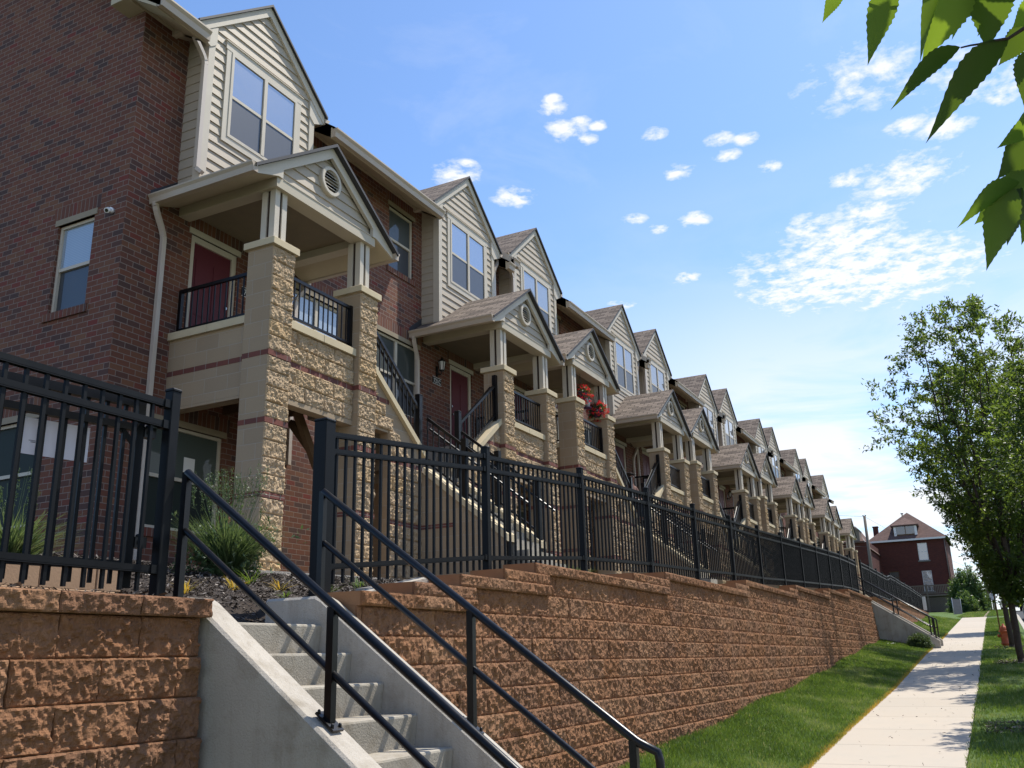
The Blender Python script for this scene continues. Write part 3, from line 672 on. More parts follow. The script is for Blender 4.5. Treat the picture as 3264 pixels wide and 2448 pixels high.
# the gate, swung open behind the left fence
g = empty('gate', (3.62, 4.24, .42), 'black metal picket gate standing open behind the left fence', 'gate')
gl = 1.22; fr = MB(); pk = MB()
for x0, x1 in ((0, .045), (gl - .045, gl)): fr.box(x0, x1, -.022, .022, 0, 1.10)
for z, h in ((1.045, .05), (.90, .04), (.12, .05)): fr.bar((.04, 0, z), (gl - .04, 0, z), .04, h)
fr.bar((.045, 0, .80), (.13, 0, .885), .012, .03); fr.bar((gl - .045, 0, .80), (gl - .13, 0, .885), .012, .03)
fr.build('frame', M['fence_metal'], g)
for i in range(1, 11): x = i * gl / 11; pk.box(x - .0095, x + .0095, -.0095, .0095, .02, 1.04)
pk.build('pickets', M['fence_metal'], g)
for z in (.25, .88):
    h = MB(); h.box(-.07, .0, -.03, .03, z - .03, z + .03); h.tube([(-.03, -.04, z), (-.03, .05, z)], .012, 8); h.lathe([(.012, 0), (.014, .01), (.006, .02)], (-.03, 0, z + .03), 8); h.build('hinge', M['black_metal'], g)
g.rotation_euler = (0, 0, R(168))
nb = MB(); nb.cbox(-.185, .185, -.002, .002, 0, .195, .001)
nbo = tag(nb.build('notice_board', M['board_white']), 'blank white board fixed behind the pickets of the open gate', 'board')
nbo.location = (3.16, 4.365, 1.085); nbo.rotation_euler = (0, 0, R(168))
ln = MB()
for i, (w, z) in enumerate(((.035, .072), (.025, .064))): ln.box(.10, .10 + w, .0025, .0035, z, z + .004)
ln.build('printed_lines', M['ink'], nbo)

# ================================================================ the row of townhouses
WY = 9.65                                   # brick front
UX = [9.66, 19.62, 29.12, 38.65, 47.88, 57.2]; UZ = [0, .2, .39, .61, .80, .77]; UB = [7.62, 17.9, 27.55, 37.05, 46.3, 55.7, 65.2]
OFF = Vector((-3.2, -WY, -1.0))
CACHE = {}
def part(key, name, fn, mats, parent, top=False):
    """one mesh object; the mesh is made once per key and shared by the later houses"""
    if key not in CACHE:
        r = fn(); CACHE[key] = (r.mesh(name, mats if isinstance(mats, (list, tuple)) else [mats]) if isinstance(r, MB) else r)
    o = link(name, CACHE[key], parent)
    if top: o.location = OFF
    return o
def wall_holes(mb, axis, c, u0, u1, z0, z1, holes, depth, m=0, mrev=0):
    us = sorted({u0, u1} | {h[0] for h in holes} | {h[1] for h in holes}); zs = sorted({z0, z1} | {h[2] for h in holes} | {h[3] for h in holes})
    P = (lambda u, d, z: (u, c + d, z)) if axis == 'y' else (lambda u, d, z: (c + d, u, z))
    fl = axis == 'x'
    def q(pts, mm): mb.face(pts[::-1] if fl else pts, mm)
    for a, b in zip(us, us[1:]):
        for p, r in zip(zs, zs[1:]):
            if any(h[0] <= a and b <= h[1] and h[2] <= p and r <= h[3] for h in holes): continue
            q([P(a, 0, p), P(b, 0, p), P(b, 0, r), P(a, 0, r)], m)
    for a, b, p, r in holes:
        q([P(a, 0, p), P(a, 0, r), P(a, depth, r), P(a, depth, p)][::-1], mrev); q([P(b, 0, p), P(b, depth, p), P(b, depth, r), P(b, 0, r)][::-1], mrev)
        q([P(a, 0, r), P(b, 0, r), P(b, depth, r), P(a, depth, r)][::-1], mrev); q([P(a, 0, p), P(a, depth, p), P(b, depth, p), P(b, 0, p)][::-1], mrev)
def window_frame(x0, x1, z0, z1, y, mull=None, fw=.045, zr=None):
    mb = MB(); zr = zr if zr is not None else (z0 + z1) / 2
    mb.box(x0, x0 + fw, y, y + .06, z0, z1); mb.box(x1 - fw, x1, y, y + .06, z0, z1)
    mb.box(x0 + fw, x1 - fw, y, y + .06, z1 - fw, z1); mb.box(x0 + fw, x1 - fw, y, y + .06, z0, z0 + fw)
    cols = [(x0 + fw, x1 - fw)] if mull is None else [(x0 + fw, mull - .035), (mull + .035, x1 - fw)]
    if mull is not None: mb.box(mull - .035, mull + .035, y - .004, y + .06, z0 + fw, z1 - fw)
    for a, b in cols: mb.box(a, b, y + .012, y + .055, zr - .024, zr + .024)
    return mb
def panes(x0, x1, z0, z1, y, mull=None, zr=None, fw=.045, upper=True):
    mb = MB(); zr = zr if zr is not None else (z0 + z1) / 2
    cols = [(x0 + fw, x1 - fw)] if mull is None else [(x0 + fw, mull - .035), (mull + .035, x1 - fw)]
    for a, b in cols:
        if upper: mb.face([(a, y + .028, zr + .024), (b, y + .028, zr + .024), (b, y + .028, z1 - fw), (a, y + .028, z1 - fw)])
        else: mb.face([(a, y + .045, z0 + fw), (b, y + .045, z0 + fw), (b, y + .045, zr - .024), (a, y + .045, zr - .024)])
    return mb
def window(root, key, x0, x1, z0, z1, y, mull=None, gu='glass_blind', gd='glass_screen', zr=None, top=True):
    w = part(('win', key), 'window', lambda: window_frame(x0, x1, z0, z1, y, mull, zr=zr), M['trim'], root, top)
    part(('wpu', key), 'pane', lambda: panes(x0, x1, z0, z1, y, mull, zr, upper=True), M[gu], w)
    part(('wpd', key), 'pane', lambda: panes(x0, x1, z0, z1, y, mull, zr, upper=False), M[gd], w)
    return w
def laps(mb, half, zb, zt, y, ex=.156, proud=.022, m=0):
    """lap siding on a gable face: half(z) = half width at height z"""
    z = zb
    while z < zt - .01:
        z2 = min(z + ex, zt); a, b = half(z), half(z2)
        mb.face([(-a, y - proud, z), (a, y - proud, z), (b, y - .002, z2), (-b, y - .002, z2)], m)
        mb.face([(-a, y, z), (a, y, z), (a, y - proud, z), (-a, y - proud, z)], m)
        z = z2
def gutter_y(mb, x, y0, y1, z, m=0, w=.12):
    """K-style gutter running along Y whose outer lip is at x - w (local, left side)"""
    mb.prism([(x, z - .02), (x, z + .10), (x - .01, z + .10), (x - w, z + .115), (x - w, z + .095), (x - w * .78, z + .06), (x - w * .70, z - .02)][::-1], 'y', y0, y1, m)
def gutter_x(mb, x0, x1, y, z, m=0, w=.12):
    mb.prism([(y, z - .03), (y, z + .12), (y - w, z + .135), (y - w, z + .11), (y - w * .75, z + .065), (y - w * .68, z - .03)][::-1], 'x', x0, x1, m)
def downspout(mb, pts, w=.07, d=.055, m=0):
    for a, b in zip(pts, pts[1:]): mb.bar(a, b, w, d, m)
def bezier_spout(p0, p1, n=8):
    """S-shaped offset from gutter outlet p0 down to wall line p1"""
    out = []
    for i in range(n + 1):
        t = i / n; s = t * t * (3 - 2 * t); out.append((p0[0] + (p1[0] - p0[0]) * s, p0[1] + (p1[1] - p0[1]) * s, p0[2] + (p1[2] - p0[2]) * t))
    return out

BANDS = [(1.965, 2.033), (2.905, 2.973), (3.795, 3.865)]
def courses(z0, z1):
    """block courses between z0 and z1, interrupted by the red brick bands"""
    out = []; cuts = [z0] + [q for b in BANDS if z0 < b[0] < z1 for q in b] + [z1]
    for a, b in zip(cuts[::2], cuts[1::2]):
        n = max(1, round((b - a) / .206)); 
        out += [(a + (b - a) * i / n, a + (b - a) * (i + 1) / n) for i in range(n)]
    return out
def rock_mesh(name, blocks, y, cx, sx, step=.0125, amp=.045):
    V, F, Rn = rock_patches(blocks, step, amp, int(abs(cx) * 10) % 50 + 2, .014, rough=.8, flo=.30)
    V[:, 1] += y; V[:, 0] = cx + sx * V[:, 0]
    if sx < 0: F = F[:, ::-1]
    return np_mesh(name, V, F, M['tan_rock'], Rn)

def make_dormer(root, v, cx, sx):
    K = ('dormer', v, cx); DY = 9.25; H = 1.2; EZ = 9.16; AP = 10.40; SL = .86
    half = lambda z: min(H, max(.0, (AP - .12 - z) / SL))
    def body():
        mb = MB(cx, sx); laps(mb, half, 6.45, AP - .13, DY)
        for s in (-1, 1):
            z = 6.45
            while z < 9.2:
                z2 = min(z + .156, 9.25); x = s * H; xp = s * (H + .012)
                q = [(xp, DY, z), (xp, 11.3, z), (x, 11.3, z2), (x, DY, z2)]; mb.face(q if s > 0 else q[::-1])
                q = [(x, DY, z), (x, 11.3, z), (xp, 11.3, z), (xp, DY, z)]; mb.face(q if s > 0 else q[::-1])
                z = z2
        return mb
    d = part(K + ('body',), 'dormer', body, M['siding'], root, True)
    def trim():
        mb = MB(cx, sx); y0 = DY - .032
        for s in (-1, 1):
            a, b = sorted((s * (H + .016), s * (H - .105))); mb.box(a, b, y0, DY + .02, 6.45, 9.12)
            a, b = sorted((s * (H + .016), s * (H + .0))); mb.box(min(s * (H + .016), s * H), max(s * (H + .016), s * H), DY + .02, DY + .11, 6.45, 9.2)
            # rake board
            yq = DY - .055
            o = [(0, AP), (s * 1.45, AP - SL * 1.45), (s * 1.45, AP - SL * 1.45 - .15), (s * 1.28, AP - SL * 1.28 - .165), (0, AP - .17)]
            mb.prism(o if s < 0 else o[::-1], 'y', yq, DY + .02)
            o = [(s * 1.45, 9.0), (s * 1.2, 8.88), (s * 1.08, 8.98), (s * 1.08, 9.28), (s * 1.45, AP - SL * 1.45 - .02)]     # eave return
            mb.prism(o if s > 0 else o[::-1], 'y', DY - .045, DY + .012)
        return mb
    part(K + ('trim',), 'trim_board', trim, M['trim'], d)
    def wtrim():
        mb = MB(cx, sx); y0 = DY - .036
        mb.box(-.86, -.755, y0, DY, 7.60, 9.06); mb.box(.755, .86, y0, DY, 7.60, 9.06); mb.box(-.88, .88, y0 - .004, DY, 9.06, 9.19); mb.box(-.86, .86, y0, DY, 7.49, 7.60); mb.box(-.9, .9, y0 - .02, DY, 9.19, 9.205)
        return mb
    part(K + ('wtrim',), 'window_trim', wtrim, M['trim'], d)
    wf = part(K + ('wf',), 'window', lambda: shift(window_frame(-.755, .755, 7.60, 9.06, DY - .046, 0.0, .05, 8.31), cx, sx), M['trim'], d)
    pn = part(K + ('p1',), 'pane', lambda: shift(panes(-.755, .755, 7.60, 9.06, DY - .055, 0.0, 8.31, .05, True), cx, sx), M['glass_blind'], d)
    pn.material_slots[0].link = 'OBJECT'; pn.material_slots[0].material = M[random.choice(['glass_blind', 'glass_sky', 'glass_sky', 'glass_pale'])]
    part(K + ('p2',), 'pane', lambda: shift(panes(-.755, .755, 7.60, 9.06, DY - .070, 0.0, 8.31, .05, False), cx, sx), M['glass_screen'], d)
    def roof():
        mb = MB(cx, sx); t = .045
        for s in (-1, 1):
            A = (0, AP + .05); B = (s * 1.5, AP + .05 - SL * 1.5); L = math.hypot(1.5, SL * 1.5)
            y0, y1 = DY - .10, 11.9
            q = [(A[0], y0, A[1]), (A[0], y1, A[1]), (B[0], y1, B[1]), (B[0], y0, B[1])]; uv = [(y0, L), (y1, L), (y1, 0), (y0, 0)]
            mb.face(q if s > 0 else q[::-1], 0, uv if s > 0 else uv[::-1])
            q = [(A[0], y0, A[1]), (B[0], y0, B[1]), (B[0], y0, B[1] - t), (A[0], y0, A[1] - t)]; mb.face(q if s < 0 else q[::-1], 1)
            q = [(B[0], y0, B[1]), (B[0], y1, B[1]), (B[0], y1, B[1] - t), (B[0], y0, B[1] - t)]; mb.face(q[::-1] if s > 0 else q, 1)
            q = [(A[0], y0, A[1] - t), (A[0], y1, A[1] - t), (B[0], y1, B[1] - t), (B[0], y0, B[1] - t)]; mb.face(q[::-1] if s > 0 else q, 1)
        return mb
    part(K + ('roof',), 'dormer_roof', roof, [M['shingle'], M['dark_flashing']], d)
    for s in (-1, 1):
        def gut():
            mb = MB(cx, sx); g = MB(); gutter_y(g, -1.46, DY - .07, 9.72, 9.02)
            for f in g.f:
                pts = [(p[0] * (1 if s < 0 else -1), p[1], p[2]) for p in (g.v[i] for i in f)]; mb.face(pts if s < 0 else pts[::-1])
            q = [(s * 1.2, DY, 9.12), (s * 1.47, DY, 9.02), (s * 1.47, 9.75, 9.02), (s * 1.2, 9.75, 9.12)]; mb.face(q if s < 0 else q[::-1])
            return mb
        part(K + ('gut', s), 'dormer_gutter', gut, M['gutter_paint'], d)
    def spout():
        mb = MB(cx, sx); p = bezier_spout((-1.50, DY + .02, 9.02), (-1.245, DY - .005, 8.55)) + [(-1.245, DY - .005, 6.82), (-1.22, DY - .09, 6.74)]
        downspout(mb, p); mb.bar((-1.50, DY + .02, 9.03), (-1.50, DY + .02, 8.98), .07, .055); return mb
    part(K + ('spout',), 'downspout', spout, M['downspout'], d)
    return d
def shift(mb, cx, sx): mb.cx, mb.sx = cx, sx; return mb

def picket_rail(mb, a, b, zt_a, zt_b, zb_a, zb_b, along, c, sp=.105, tr=.045):
    """railing between a and b along axis x or y at the other coordinate c; top and bottom rail heights at both ends"""
    P = (lambda u, z: (u, c, z)) if along == 'x' else (lambda u, z: (c, u, z))
    mb.bar(P(a, zt_a), P(b, zt_b), .045, tr); mb.bar(P(a, zb_a), P(b, zb_b), .035, .03)
    n = max(2, int(abs(b - a) / sp)); w = .008
    for i in range(n + 1):
        t = i / n; u = a + (b - a) * t; z0 = zb_a + (zb_b - zb_a) * t; z1 = zt_a + (zt_b - zt_a) * t
        p = P(u, 0); mb.box(p[0] - w, p[0] + w, p[1] - w, p[1] + w, z0, z1 - .01, skip='tb')

def make_porch(root, v, cx, sx):
    K = ('porch', v, cx); PF = 7.80; FL = 3.98
    X0, X1, PW = -1.17, 1.18, .43
    def masonry():
        mb = MB(cx, sx)
        mb.box(-1.10, -.92, 8.225, WY, 3.34, 4.31)                       # side wall of the balcony
        mb.box(-.92, 1.15, 8.06, WY, 3.78, FL, 1)                      # floor
        mb.box(-1.10, -.92, 8.225, WY, 3.30, 3.338, 0)
        for a, b in ((-1.10, -.92),): mb.box(a - .0035, b, 8.2262, WY - .001, 3.795, 3.865, 2)
        mb.box(X0 + PW, X1 - PW, 7.91, 8.06, 3.34, 4.31)
        mb.box(X0 + PW, X1 - PW, 7.9045, 7.91, 3.795, 3.865, 2)
        mb.box(X0 + PW, X1 - PW, 7.895, 8.07, 3.27, 3.339, 0)
        return mb
    p = part(K + ('m',), 'porch', masonry, [M['smooth_block'], M['concrete'], M['brick_band'], M['beam_paint']], root, True)
    part(K + ('fr',), 'balcony_front', lambda: rock_mesh('balcony_front', course_blocks(X0 + PW, X1 - PW, courses(3.34, 4.31), .406, .010, .1), 7.908, cx, sx), M['tan_rock'], p)
    for i, (a, b) in enumerate(((X0, X0 + PW), (X1 - PW, X1))):
        def pier(a=a, b=b):
            mb = MB(cx, sx); mb.box(a, b, PF + .006, PF + PW, -.4, 5.32)
            for z0, z1 in BANDS: mb.box(a - .003, b + .003, PF - .012, PF + PW + .003, z0, z1, 1)
            return mb
        q = part(K + ('pier', i), 'pier', pier, [M['smooth_block'], M['brick_band']], p)
        part(K + ('prock', i), 'rock_face', lambda a=a, b=b: rock_mesh('rock_face', [(a + .003, b - .003, z0 + .005, z1 - .005) for z0, z1 in courses(.6, 5.32)], PF + .008, cx, sx), M['tan_rock'], p)
        def cap(a=a, b=b): mb = MB(cx, sx); mb.cbox(a - .05, b + .05, PF - .05, PF + PW + .05, 5.32, 5.42, .008); return mb
        part(K + ('cap', i), 'pier_cap', cap, M['cast_stone'], p)
        def post(a=a, b=b):
            mb = MB(cx, sx); c = (a + b) / 2; y0 = PF + .095; w = .118
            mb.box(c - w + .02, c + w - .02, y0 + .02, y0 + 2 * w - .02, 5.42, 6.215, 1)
            for dx in (-1, 1):
                for dy in (0, 1):
                    xa, xb = (c - w, c - w + .092) if dx < 0 else (c + w - .092, c + w); ya, yb = (y0, y0 + .092) if dy == 0 else (y0 + 2 * w - .092, y0 + 2 * w)
                    mb.box(xa, xb, ya, yb, 5.42, 6.212, 0)
            return mb
        part(K + ('post', i), 'post', post, [M['trim'], M['dark_wood_slot']], p)
    def coping():
        mb = MB(cx, sx)
        mb.cbox(X0 + PW + .002, -.001, 7.845, 8.08, 4.31, 4.42, .006); mb.cbox(.003, X1 - PW - .002, 7.845, 8.08, 4.31, 4.42, .006)
        mb.cbox(-1.15, -.90, PF + PW + .003, 8.93, 4.31, 4.42, .006); mb.cbox(-1.15, -.90, 8.934, WY - .002, 4.31, 4.42, .006); return mb
    part(K + ('cop',), 'coping', coping, M['cast_stone'], p)
    def rail(): 
        mb = MB(cx, sx); picket_rail(mb, X0 + PW, X1 - PW - .02, 5.08, 5.08, 4.52, 4.52, 'x', 7.96)
        mb.box(X1 - PW - .06, X1 - PW - .002, 7.93, 7.99, 4.42, 5.11); return mb
    part(K + ('rail',), 'railing', rail, M['black_metal'], p)
    def rail2(): mb = MB(cx, sx); picket_rail(mb, PF + PW, WY - .05, 5.08, 5.08, 4.50, 4.50, 'y', -1.0); mb.box(-1.025, -.975, WY - .07, WY - .02, 4.42, 5.10); return mb
    part(K + ('rail2',), 'railing', rail2, M['black_metal'], p)
    def beam():
        mb = MB(cx, sx)
        mb.box(-1.13, 1.13, 7.83, 8.08, 6.212, 6.352); mb.box(-1.13, -.93, 8.08, WY, 6.212, 6.352); mb.box(.93, 1.13, 8.08, WY, 6.212, 6.352)
        mb.box(-1.0, 1.0, 7.822, 7.83, 6.352, 6.366); mb.box(-.93, .93, 8.08, WY, 6.335, 6.35, 1)
        return mb
    part(K + ('beam',), 'beam', beam, [M['beam_paint'], M['ceiling']], p)
    AP, SL, GY = 7.36, .69, 7.90
    half = lambda z: max(0, min(1.2, (AP - .12 - z) / SL))
    def gable():
        mb = MB(cx, sx); laps(mb, half, 6.36, AP - .125, GY)
        return mb
    gb = part(K + ('gable',), 'gable', gable, M['siding'], p)
    def rake():
        mb = MB(cx, sx)
        for s in (-1, 1):
            o = [(0, AP), (s * 1.58, AP - SL * 1.58), (s * 1.58, AP - SL * 1.58 - .085), (s * 1.13, 6.352), (s * 1.04, 6.352), (s * 1.04, AP - SL * 1.04 - .155), (0, AP - .165)]
            mb.prism(o if s < 0 else o[::-1], 'y', PF + .005, PF + .06)
            q = [(s * 1.13, 7.83, 6.352), (s * 1.58, 7.83, AP - SL * 1.58 - .09), (s * 1.58, WY, AP - SL * 1.58 - .09), (s * 1.13, WY, 6.352)]; mb.face(q if s < 0 else q[::-1], 1)
            q = [(s * 1.58, 7.83, AP - SL * 1.58 - .09), (s * 1.58, 7.83, AP - SL * 1.58 + .02), (s * 1.58, WY, AP - SL * 1.58 + .02), (s * 1.58, WY, AP - SL * 1.58 - .09)]; mb.face(q if s < 0 else q[::-1])
        return mb
    part(K + ('rake',), 'rake_board', rake, [M['trim'], M['soffit_paint']], p)
    def vent():
        mb = MB(cx, sx); n = 28; zc = 6.83; y0, y1 = GY - .075, GY - .002; ro, ri = .232, .175
        c = lambda r, k, y: (.03 + r * math.cos(2 * math.pi * k / n), y, zc + r * math.sin(2 * math.pi * k / n))
        for k in range(n):
            mb.face([c(ro, k, y0 + .012), c(ro, k + 1, y0 + .012), c(ro, k + 1, y1), c(ro, k, y1)][::-1], smooth=True); mb.face([c(ri, k, y0), c(ri, k + 1, y0), c(ro - .012, k + 1, y0), c(ro - .012, k, y0)][::-1])
            mb.face([c(ro - .012, k, y0), c(ro - .012, k + 1, y0), c(ro, k + 1, y0 + .012), c(ro, k, y0 + .012)][::-1]); mb.face([c(ri, k, y1), c(ri, k + 1, y1), c(ri, k + 1, y0), c(ri, k, y0)][::-1], smooth=True)
        mb.face([c(ri, k, y1 - .012) for k in range(n)][::-1], 1)
        for j in range(7):
            z = zc - .150 + j * .05; hw = math.sqrt(max(0, ri ** 2 - (z - zc) ** 2)) - .002
            mb.face([(.03 - hw, y0 + .012, z - .010), (.03 + hw, y0 + .012, z - .010), (.03 + hw, y0 + .045, z + .022), (.03 - hw, y0 + .045, z + .022)]); mb.face([(.03 - hw, y0 + .012, z - .016), (.03 + hw, y0 + .012, z - .016), (.03 + hw, y0 + .012, z - .010), (.03 - hw, y0 + .012, z - .010)])
        return mb
    part(K + ('vent',), 'vent', vent, [M['trim'], M['lens_black']], p)
    def roof():
        mb = MB(cx, sx); t = .05
        for s in (-1, 1):
            A = (0, AP + .055); B = (s * 1.64, AP + .055 - SL * 1.64); L = math.hypot(1.64, SL * 1.64); y0, y1 = PF - .075, WY - .002
            q = [(A[0], y0, A[1]), (A[0], y1, A[1]), (B[0], y1, B[1]), (B[0], y0, B[1])]; uv = [(y0, L), (y1, L), (y1, 0), (y0, 0)]
            mb.face(q if s > 0 else q[::-1], 0, uv if s > 0 else uv[::-1])
            q = [(A[0], y0, A[1]), (B[0], y0, B[1]), (B[0], y0, B[1] - t), (A[0], y0, A[1] - t)]; mb.face(q if s < 0 else q[::-1], 1)
            q = [(A[0], y0, A[1] - t), (A[0], y1, A[1] - t), (B[0], y1, B[1] - t), (B[0], y0, B[1] - t)]; mb.face(q[::-1] if s > 0 else q, 1)
            # dark step flashing against the brick
            q = [(s * 1.2, WY - .006, AP - SL * 1.2 + .06), (s * 1.66, WY - .006, AP - SL * 1.64 + .05), (s * 1.66, WY - .006, AP - SL * 1.64 + .16), (s * 1.2, WY - .006, AP - SL * 1.2 + .20)]; mb.face(q if s > 0 else q[::-1], 1)
        return mb
    part(K + ('roof',), 'porch_roof', roof, [M['shingle'], M['dark_flashing']], p)
    for s in (-1, 1):
        def gut():
            mb = MB(cx, sx); g = MB(); gutter_y(g, -1.585, PF - .05, WY - .01, 6.185)
            for f in g.f:
                pts = [(q[0] * (1 if s < 0 else -1), q[1], q[2]) for q in (g.v[i] for i in f)]; mb.face(pts if s < 0 else pts[::-1])
            return mb
        part(K + ('gut', s), 'porch_gutter', gut, M['gutter_paint'], p)
        def spout():
            mb = MB(cx, sx)
            pts = bezier_spout((s * 1.64, WY - .10, 6.19), (s * 1.40, WY - .04, 5.72)) + [(s * 1.40, WY - .04, 1.15 if s < 0 else 3.0)]
            downspout(mb, pts); return mb
        part(K + ('spout', s), 'downspout', spout, M['downspout'], p)
    def brace():
        mb = MB(cx, sx)
        for x in (-.55, 0, .55): mb.box(x - .03, x + .03, 8.07, WY - .002, 3.5, 3.779)
        mb.box(-.9, 1.12, 8.075, 8.14, 3.42, 3.778)
        mb.bar((X1 - PW - .01, 8.5, 2.72), (X1 - PW - .50, 8.5, 3.46), .08, .12); mb.bar((X1 - PW - .04, 8.3, 2.62), (X1 - PW - .04, 9.0, 3.46), .08, .10)
        return mb
    part(K + ('brace',), 'timber_frame', brace, M['dark_wood'], p)
    return p

def make_stairs(root, v, dx):
    """two flights from the porches to a shared landing, then a flight towards the street"""
    K = ('stairs', v); LZ = 2.98; XA, XB = 1.18, 2.62; XC, XD = dx - 2.62, dx - 1.18
    capz = lambda u: 4.36 - .765 * (u - XA)                # cap top along the side flight, u measured from the pier
    def front(s, c):
        mb = MB(c, s); y = 7.912; top = lambda x: capz(x) - .11
        for a, b, zl in ((XA, XA + .05, -.3), (XA + .05, XA + .50, 3.35), (XA + .50, XB, -.3)):
            mb.prism([(a, zl), (b, zl), (b, top(b)), (a, top(a))], 'y', y, y + .16, 0)
            for z0, z1 in BANDS:
                if z0 > zl and z1 < top(b): mb.box(a, b, y - .0045, y, z0, z1, 1)
                elif z0 > zl and z1 < top(a): 
                    xe = XA + (4.36 - .11 - z1) / .765; mb.box(a, min(b, xe), y - .0045, y, z0, z1, 1)
        return mb
    s0 = part(K + ('base',), 'staircase', lambda: land(), [M['smooth_block'], M['concrete_step'], M['brick_band']], root, True) if False else None
    def land():
        mb = MB(); mb.box(XB, XC, 7.94, 9.08, 2.80, LZ, 1); mb.box(XB, XB + .16, 8.09, 9.078, -.3, 2.80); mb.box(XC - .16, XC, 8.09, 9.078, -.3, 2.80)
        n = 6
        for i in range(n):                                      # side flights
            z = FLZ - (i + 1) * (FLZ - LZ) / n; w = (XB - XA) / (n - 1)
            if i < n - 1:
                mb.box(XA + i * w, XA + (i + 1) * w, 8.08, 9.079, z - .2, z, 1); mb.box(dx - XA - (i + 1) * w, dx - XA - i * w, 8.08, 9.079, z - .2, z, 1)
        m = 11; y = 7.94
        for i in range(m):                                      # centre flight
            z = LZ - (i + 1) * .178; y1 = y - .225; mb.box(XB + .2, XC - .2, y1, y, z - .4, z, 1); y = y1
        return mb
    s0 = part(K + ('base',), 'staircase', land, [M['smooth_block'], M['concrete_step']], root, True)
    for i, (s, c) in enumerate(((1, 0), (-1, dx))):
        q = part(K + ('front', i), 'stair_wall', lambda s=s, c=c: front(s, c), [M['smooth_block'], M['brick_band']], s0)
        def blocks():
            out = []
            for a, b, z0, z1 in course_blocks(XA + .005, XB - .01, courses(.6, 4.2), .406, .010, XA):
                if z1 > capz(b) - .13: continue
                if z0 < 3.35 and a < XA + .50:
                    if b <= XA + .56: continue
                    a = XA + .505
                out.append((a, b, z0, z1))
            return out
        part(K + ('rockf', i), 'rock_face', lambda s=s, c=c: rock_mesh('rock_face', blocks(), 7.909, c, s), M['tan_rock'], s0)
        def cap(s=s, c=c):
            mb = MB(c, s); a, b = XA + .004, XB + .03; k = (a + b) / 2
            for u0, u1 in ((a, a + .12), (a + .122, k), (k + .003, b)): mb.prism([(u0, capz(u0) - .11), (u1, capz(u1) - .11), (u1, capz(u1)), (u0, capz(u0))], 'y', 7.85, 8.10)
            return mb
        part(K + ('cap', i), 'stair_coping', cap, M['cast_stone'], s0)
        def rail(s=s, c=c):
            mb = MB(c, s); picket_rail(mb, XA, XB - .02, capz(XA) + .70, capz(XB) + .70, capz(XA) + .11, capz(XB) + .11, 'x', 7.97)
            mb.box(XB - .045, XB + .045, 7.925, 8.015, LZ - .2, 4.18); mb.cbox(XB - .052, XB + .052, 7.918, 8.022, 4.18, 4.20, .012)
            mb.box(XA + .0, XA + .08, 7.93, 8.01, capz(XA) - .05, capz(XA) + .86)
            mb.tube([(XA + .1, 8.04, capz(XA) + .62), (XB - .02, 8.04, capz(XB) + .62)], .019, 8); return mb
        part(K + ('rail', i), 'stair_railing', rail, M['black_metal'], s0)
        cz = lambda y: 3.02 - .792 * (7.92 - y)               # cap top along the centre flight
        def cheek(s=s, c=c):
            mb = MB(c, s); y1, y0 = 7.908, 6.42
            mb.prism([(y0, .2), (y1, .2), (y1, cz(y1) - .11), (y0, cz(y0) - .11)], 'x', XB - .02, XB + .18)
            mb.prism([(6.42 + .9, 1.965), (y1, 1.965), (y1, 2.033), (6.42 + .9, 2.033)], 'x', XB - .0245, XB - .02, 1); return mb
        part(K + ('cheek', i), 'cheek_wall', cheek, [M['smooth_block'], M['brick_band']], s0)
        def cap2(s=s, c=c):
            mb = MB(c, s); ys = [6.36, 6.75, 7.15, 7.55, 7.845]
            for a, b in zip(ys, ys[1:]): mb.prism([(a + .003, cz(a) - .11), (b, cz(b) - .11), (b, cz(b)), (a + .003, cz(a))], 'x', XB - .05, XB + .21)
            return mb
        part(K + ('cap2', i), 'stair_coping', cap2, M['cast_stone'], s0)
        def rail2(s=s, c=c):
            mb = MB(c, s); x = XB + .08
            picket_rail(mb, 7.85, 6.46, cz(7.85) + .82, cz(6.46) + .82, cz(7.85) + .10, cz(6.46) + .10, 'y', x)
            mb.box(x - .045, x + .045, 6.38, 6.47, .9, cz(6.46) + .95); mb.cbox(x - .05, x + .05, 6.375, 6.475, cz(6.46) + .95, cz(6.46) + .97, .012)
            mb.box(x - .045, x + .045, 7.11, 7.20, cz(7.15) - .01, cz(7.15) + .95)
            mb.tube([(x + .07, 7.85, cz(7.85) + .66), (x + .07, 6.10, cz(6.10) + .66)], .019, 8); return mb
        part(K + ('rail2', i), 'stair_railing', rail2, M['black_metal'], s0)
    return s0
FLZ = 3.98

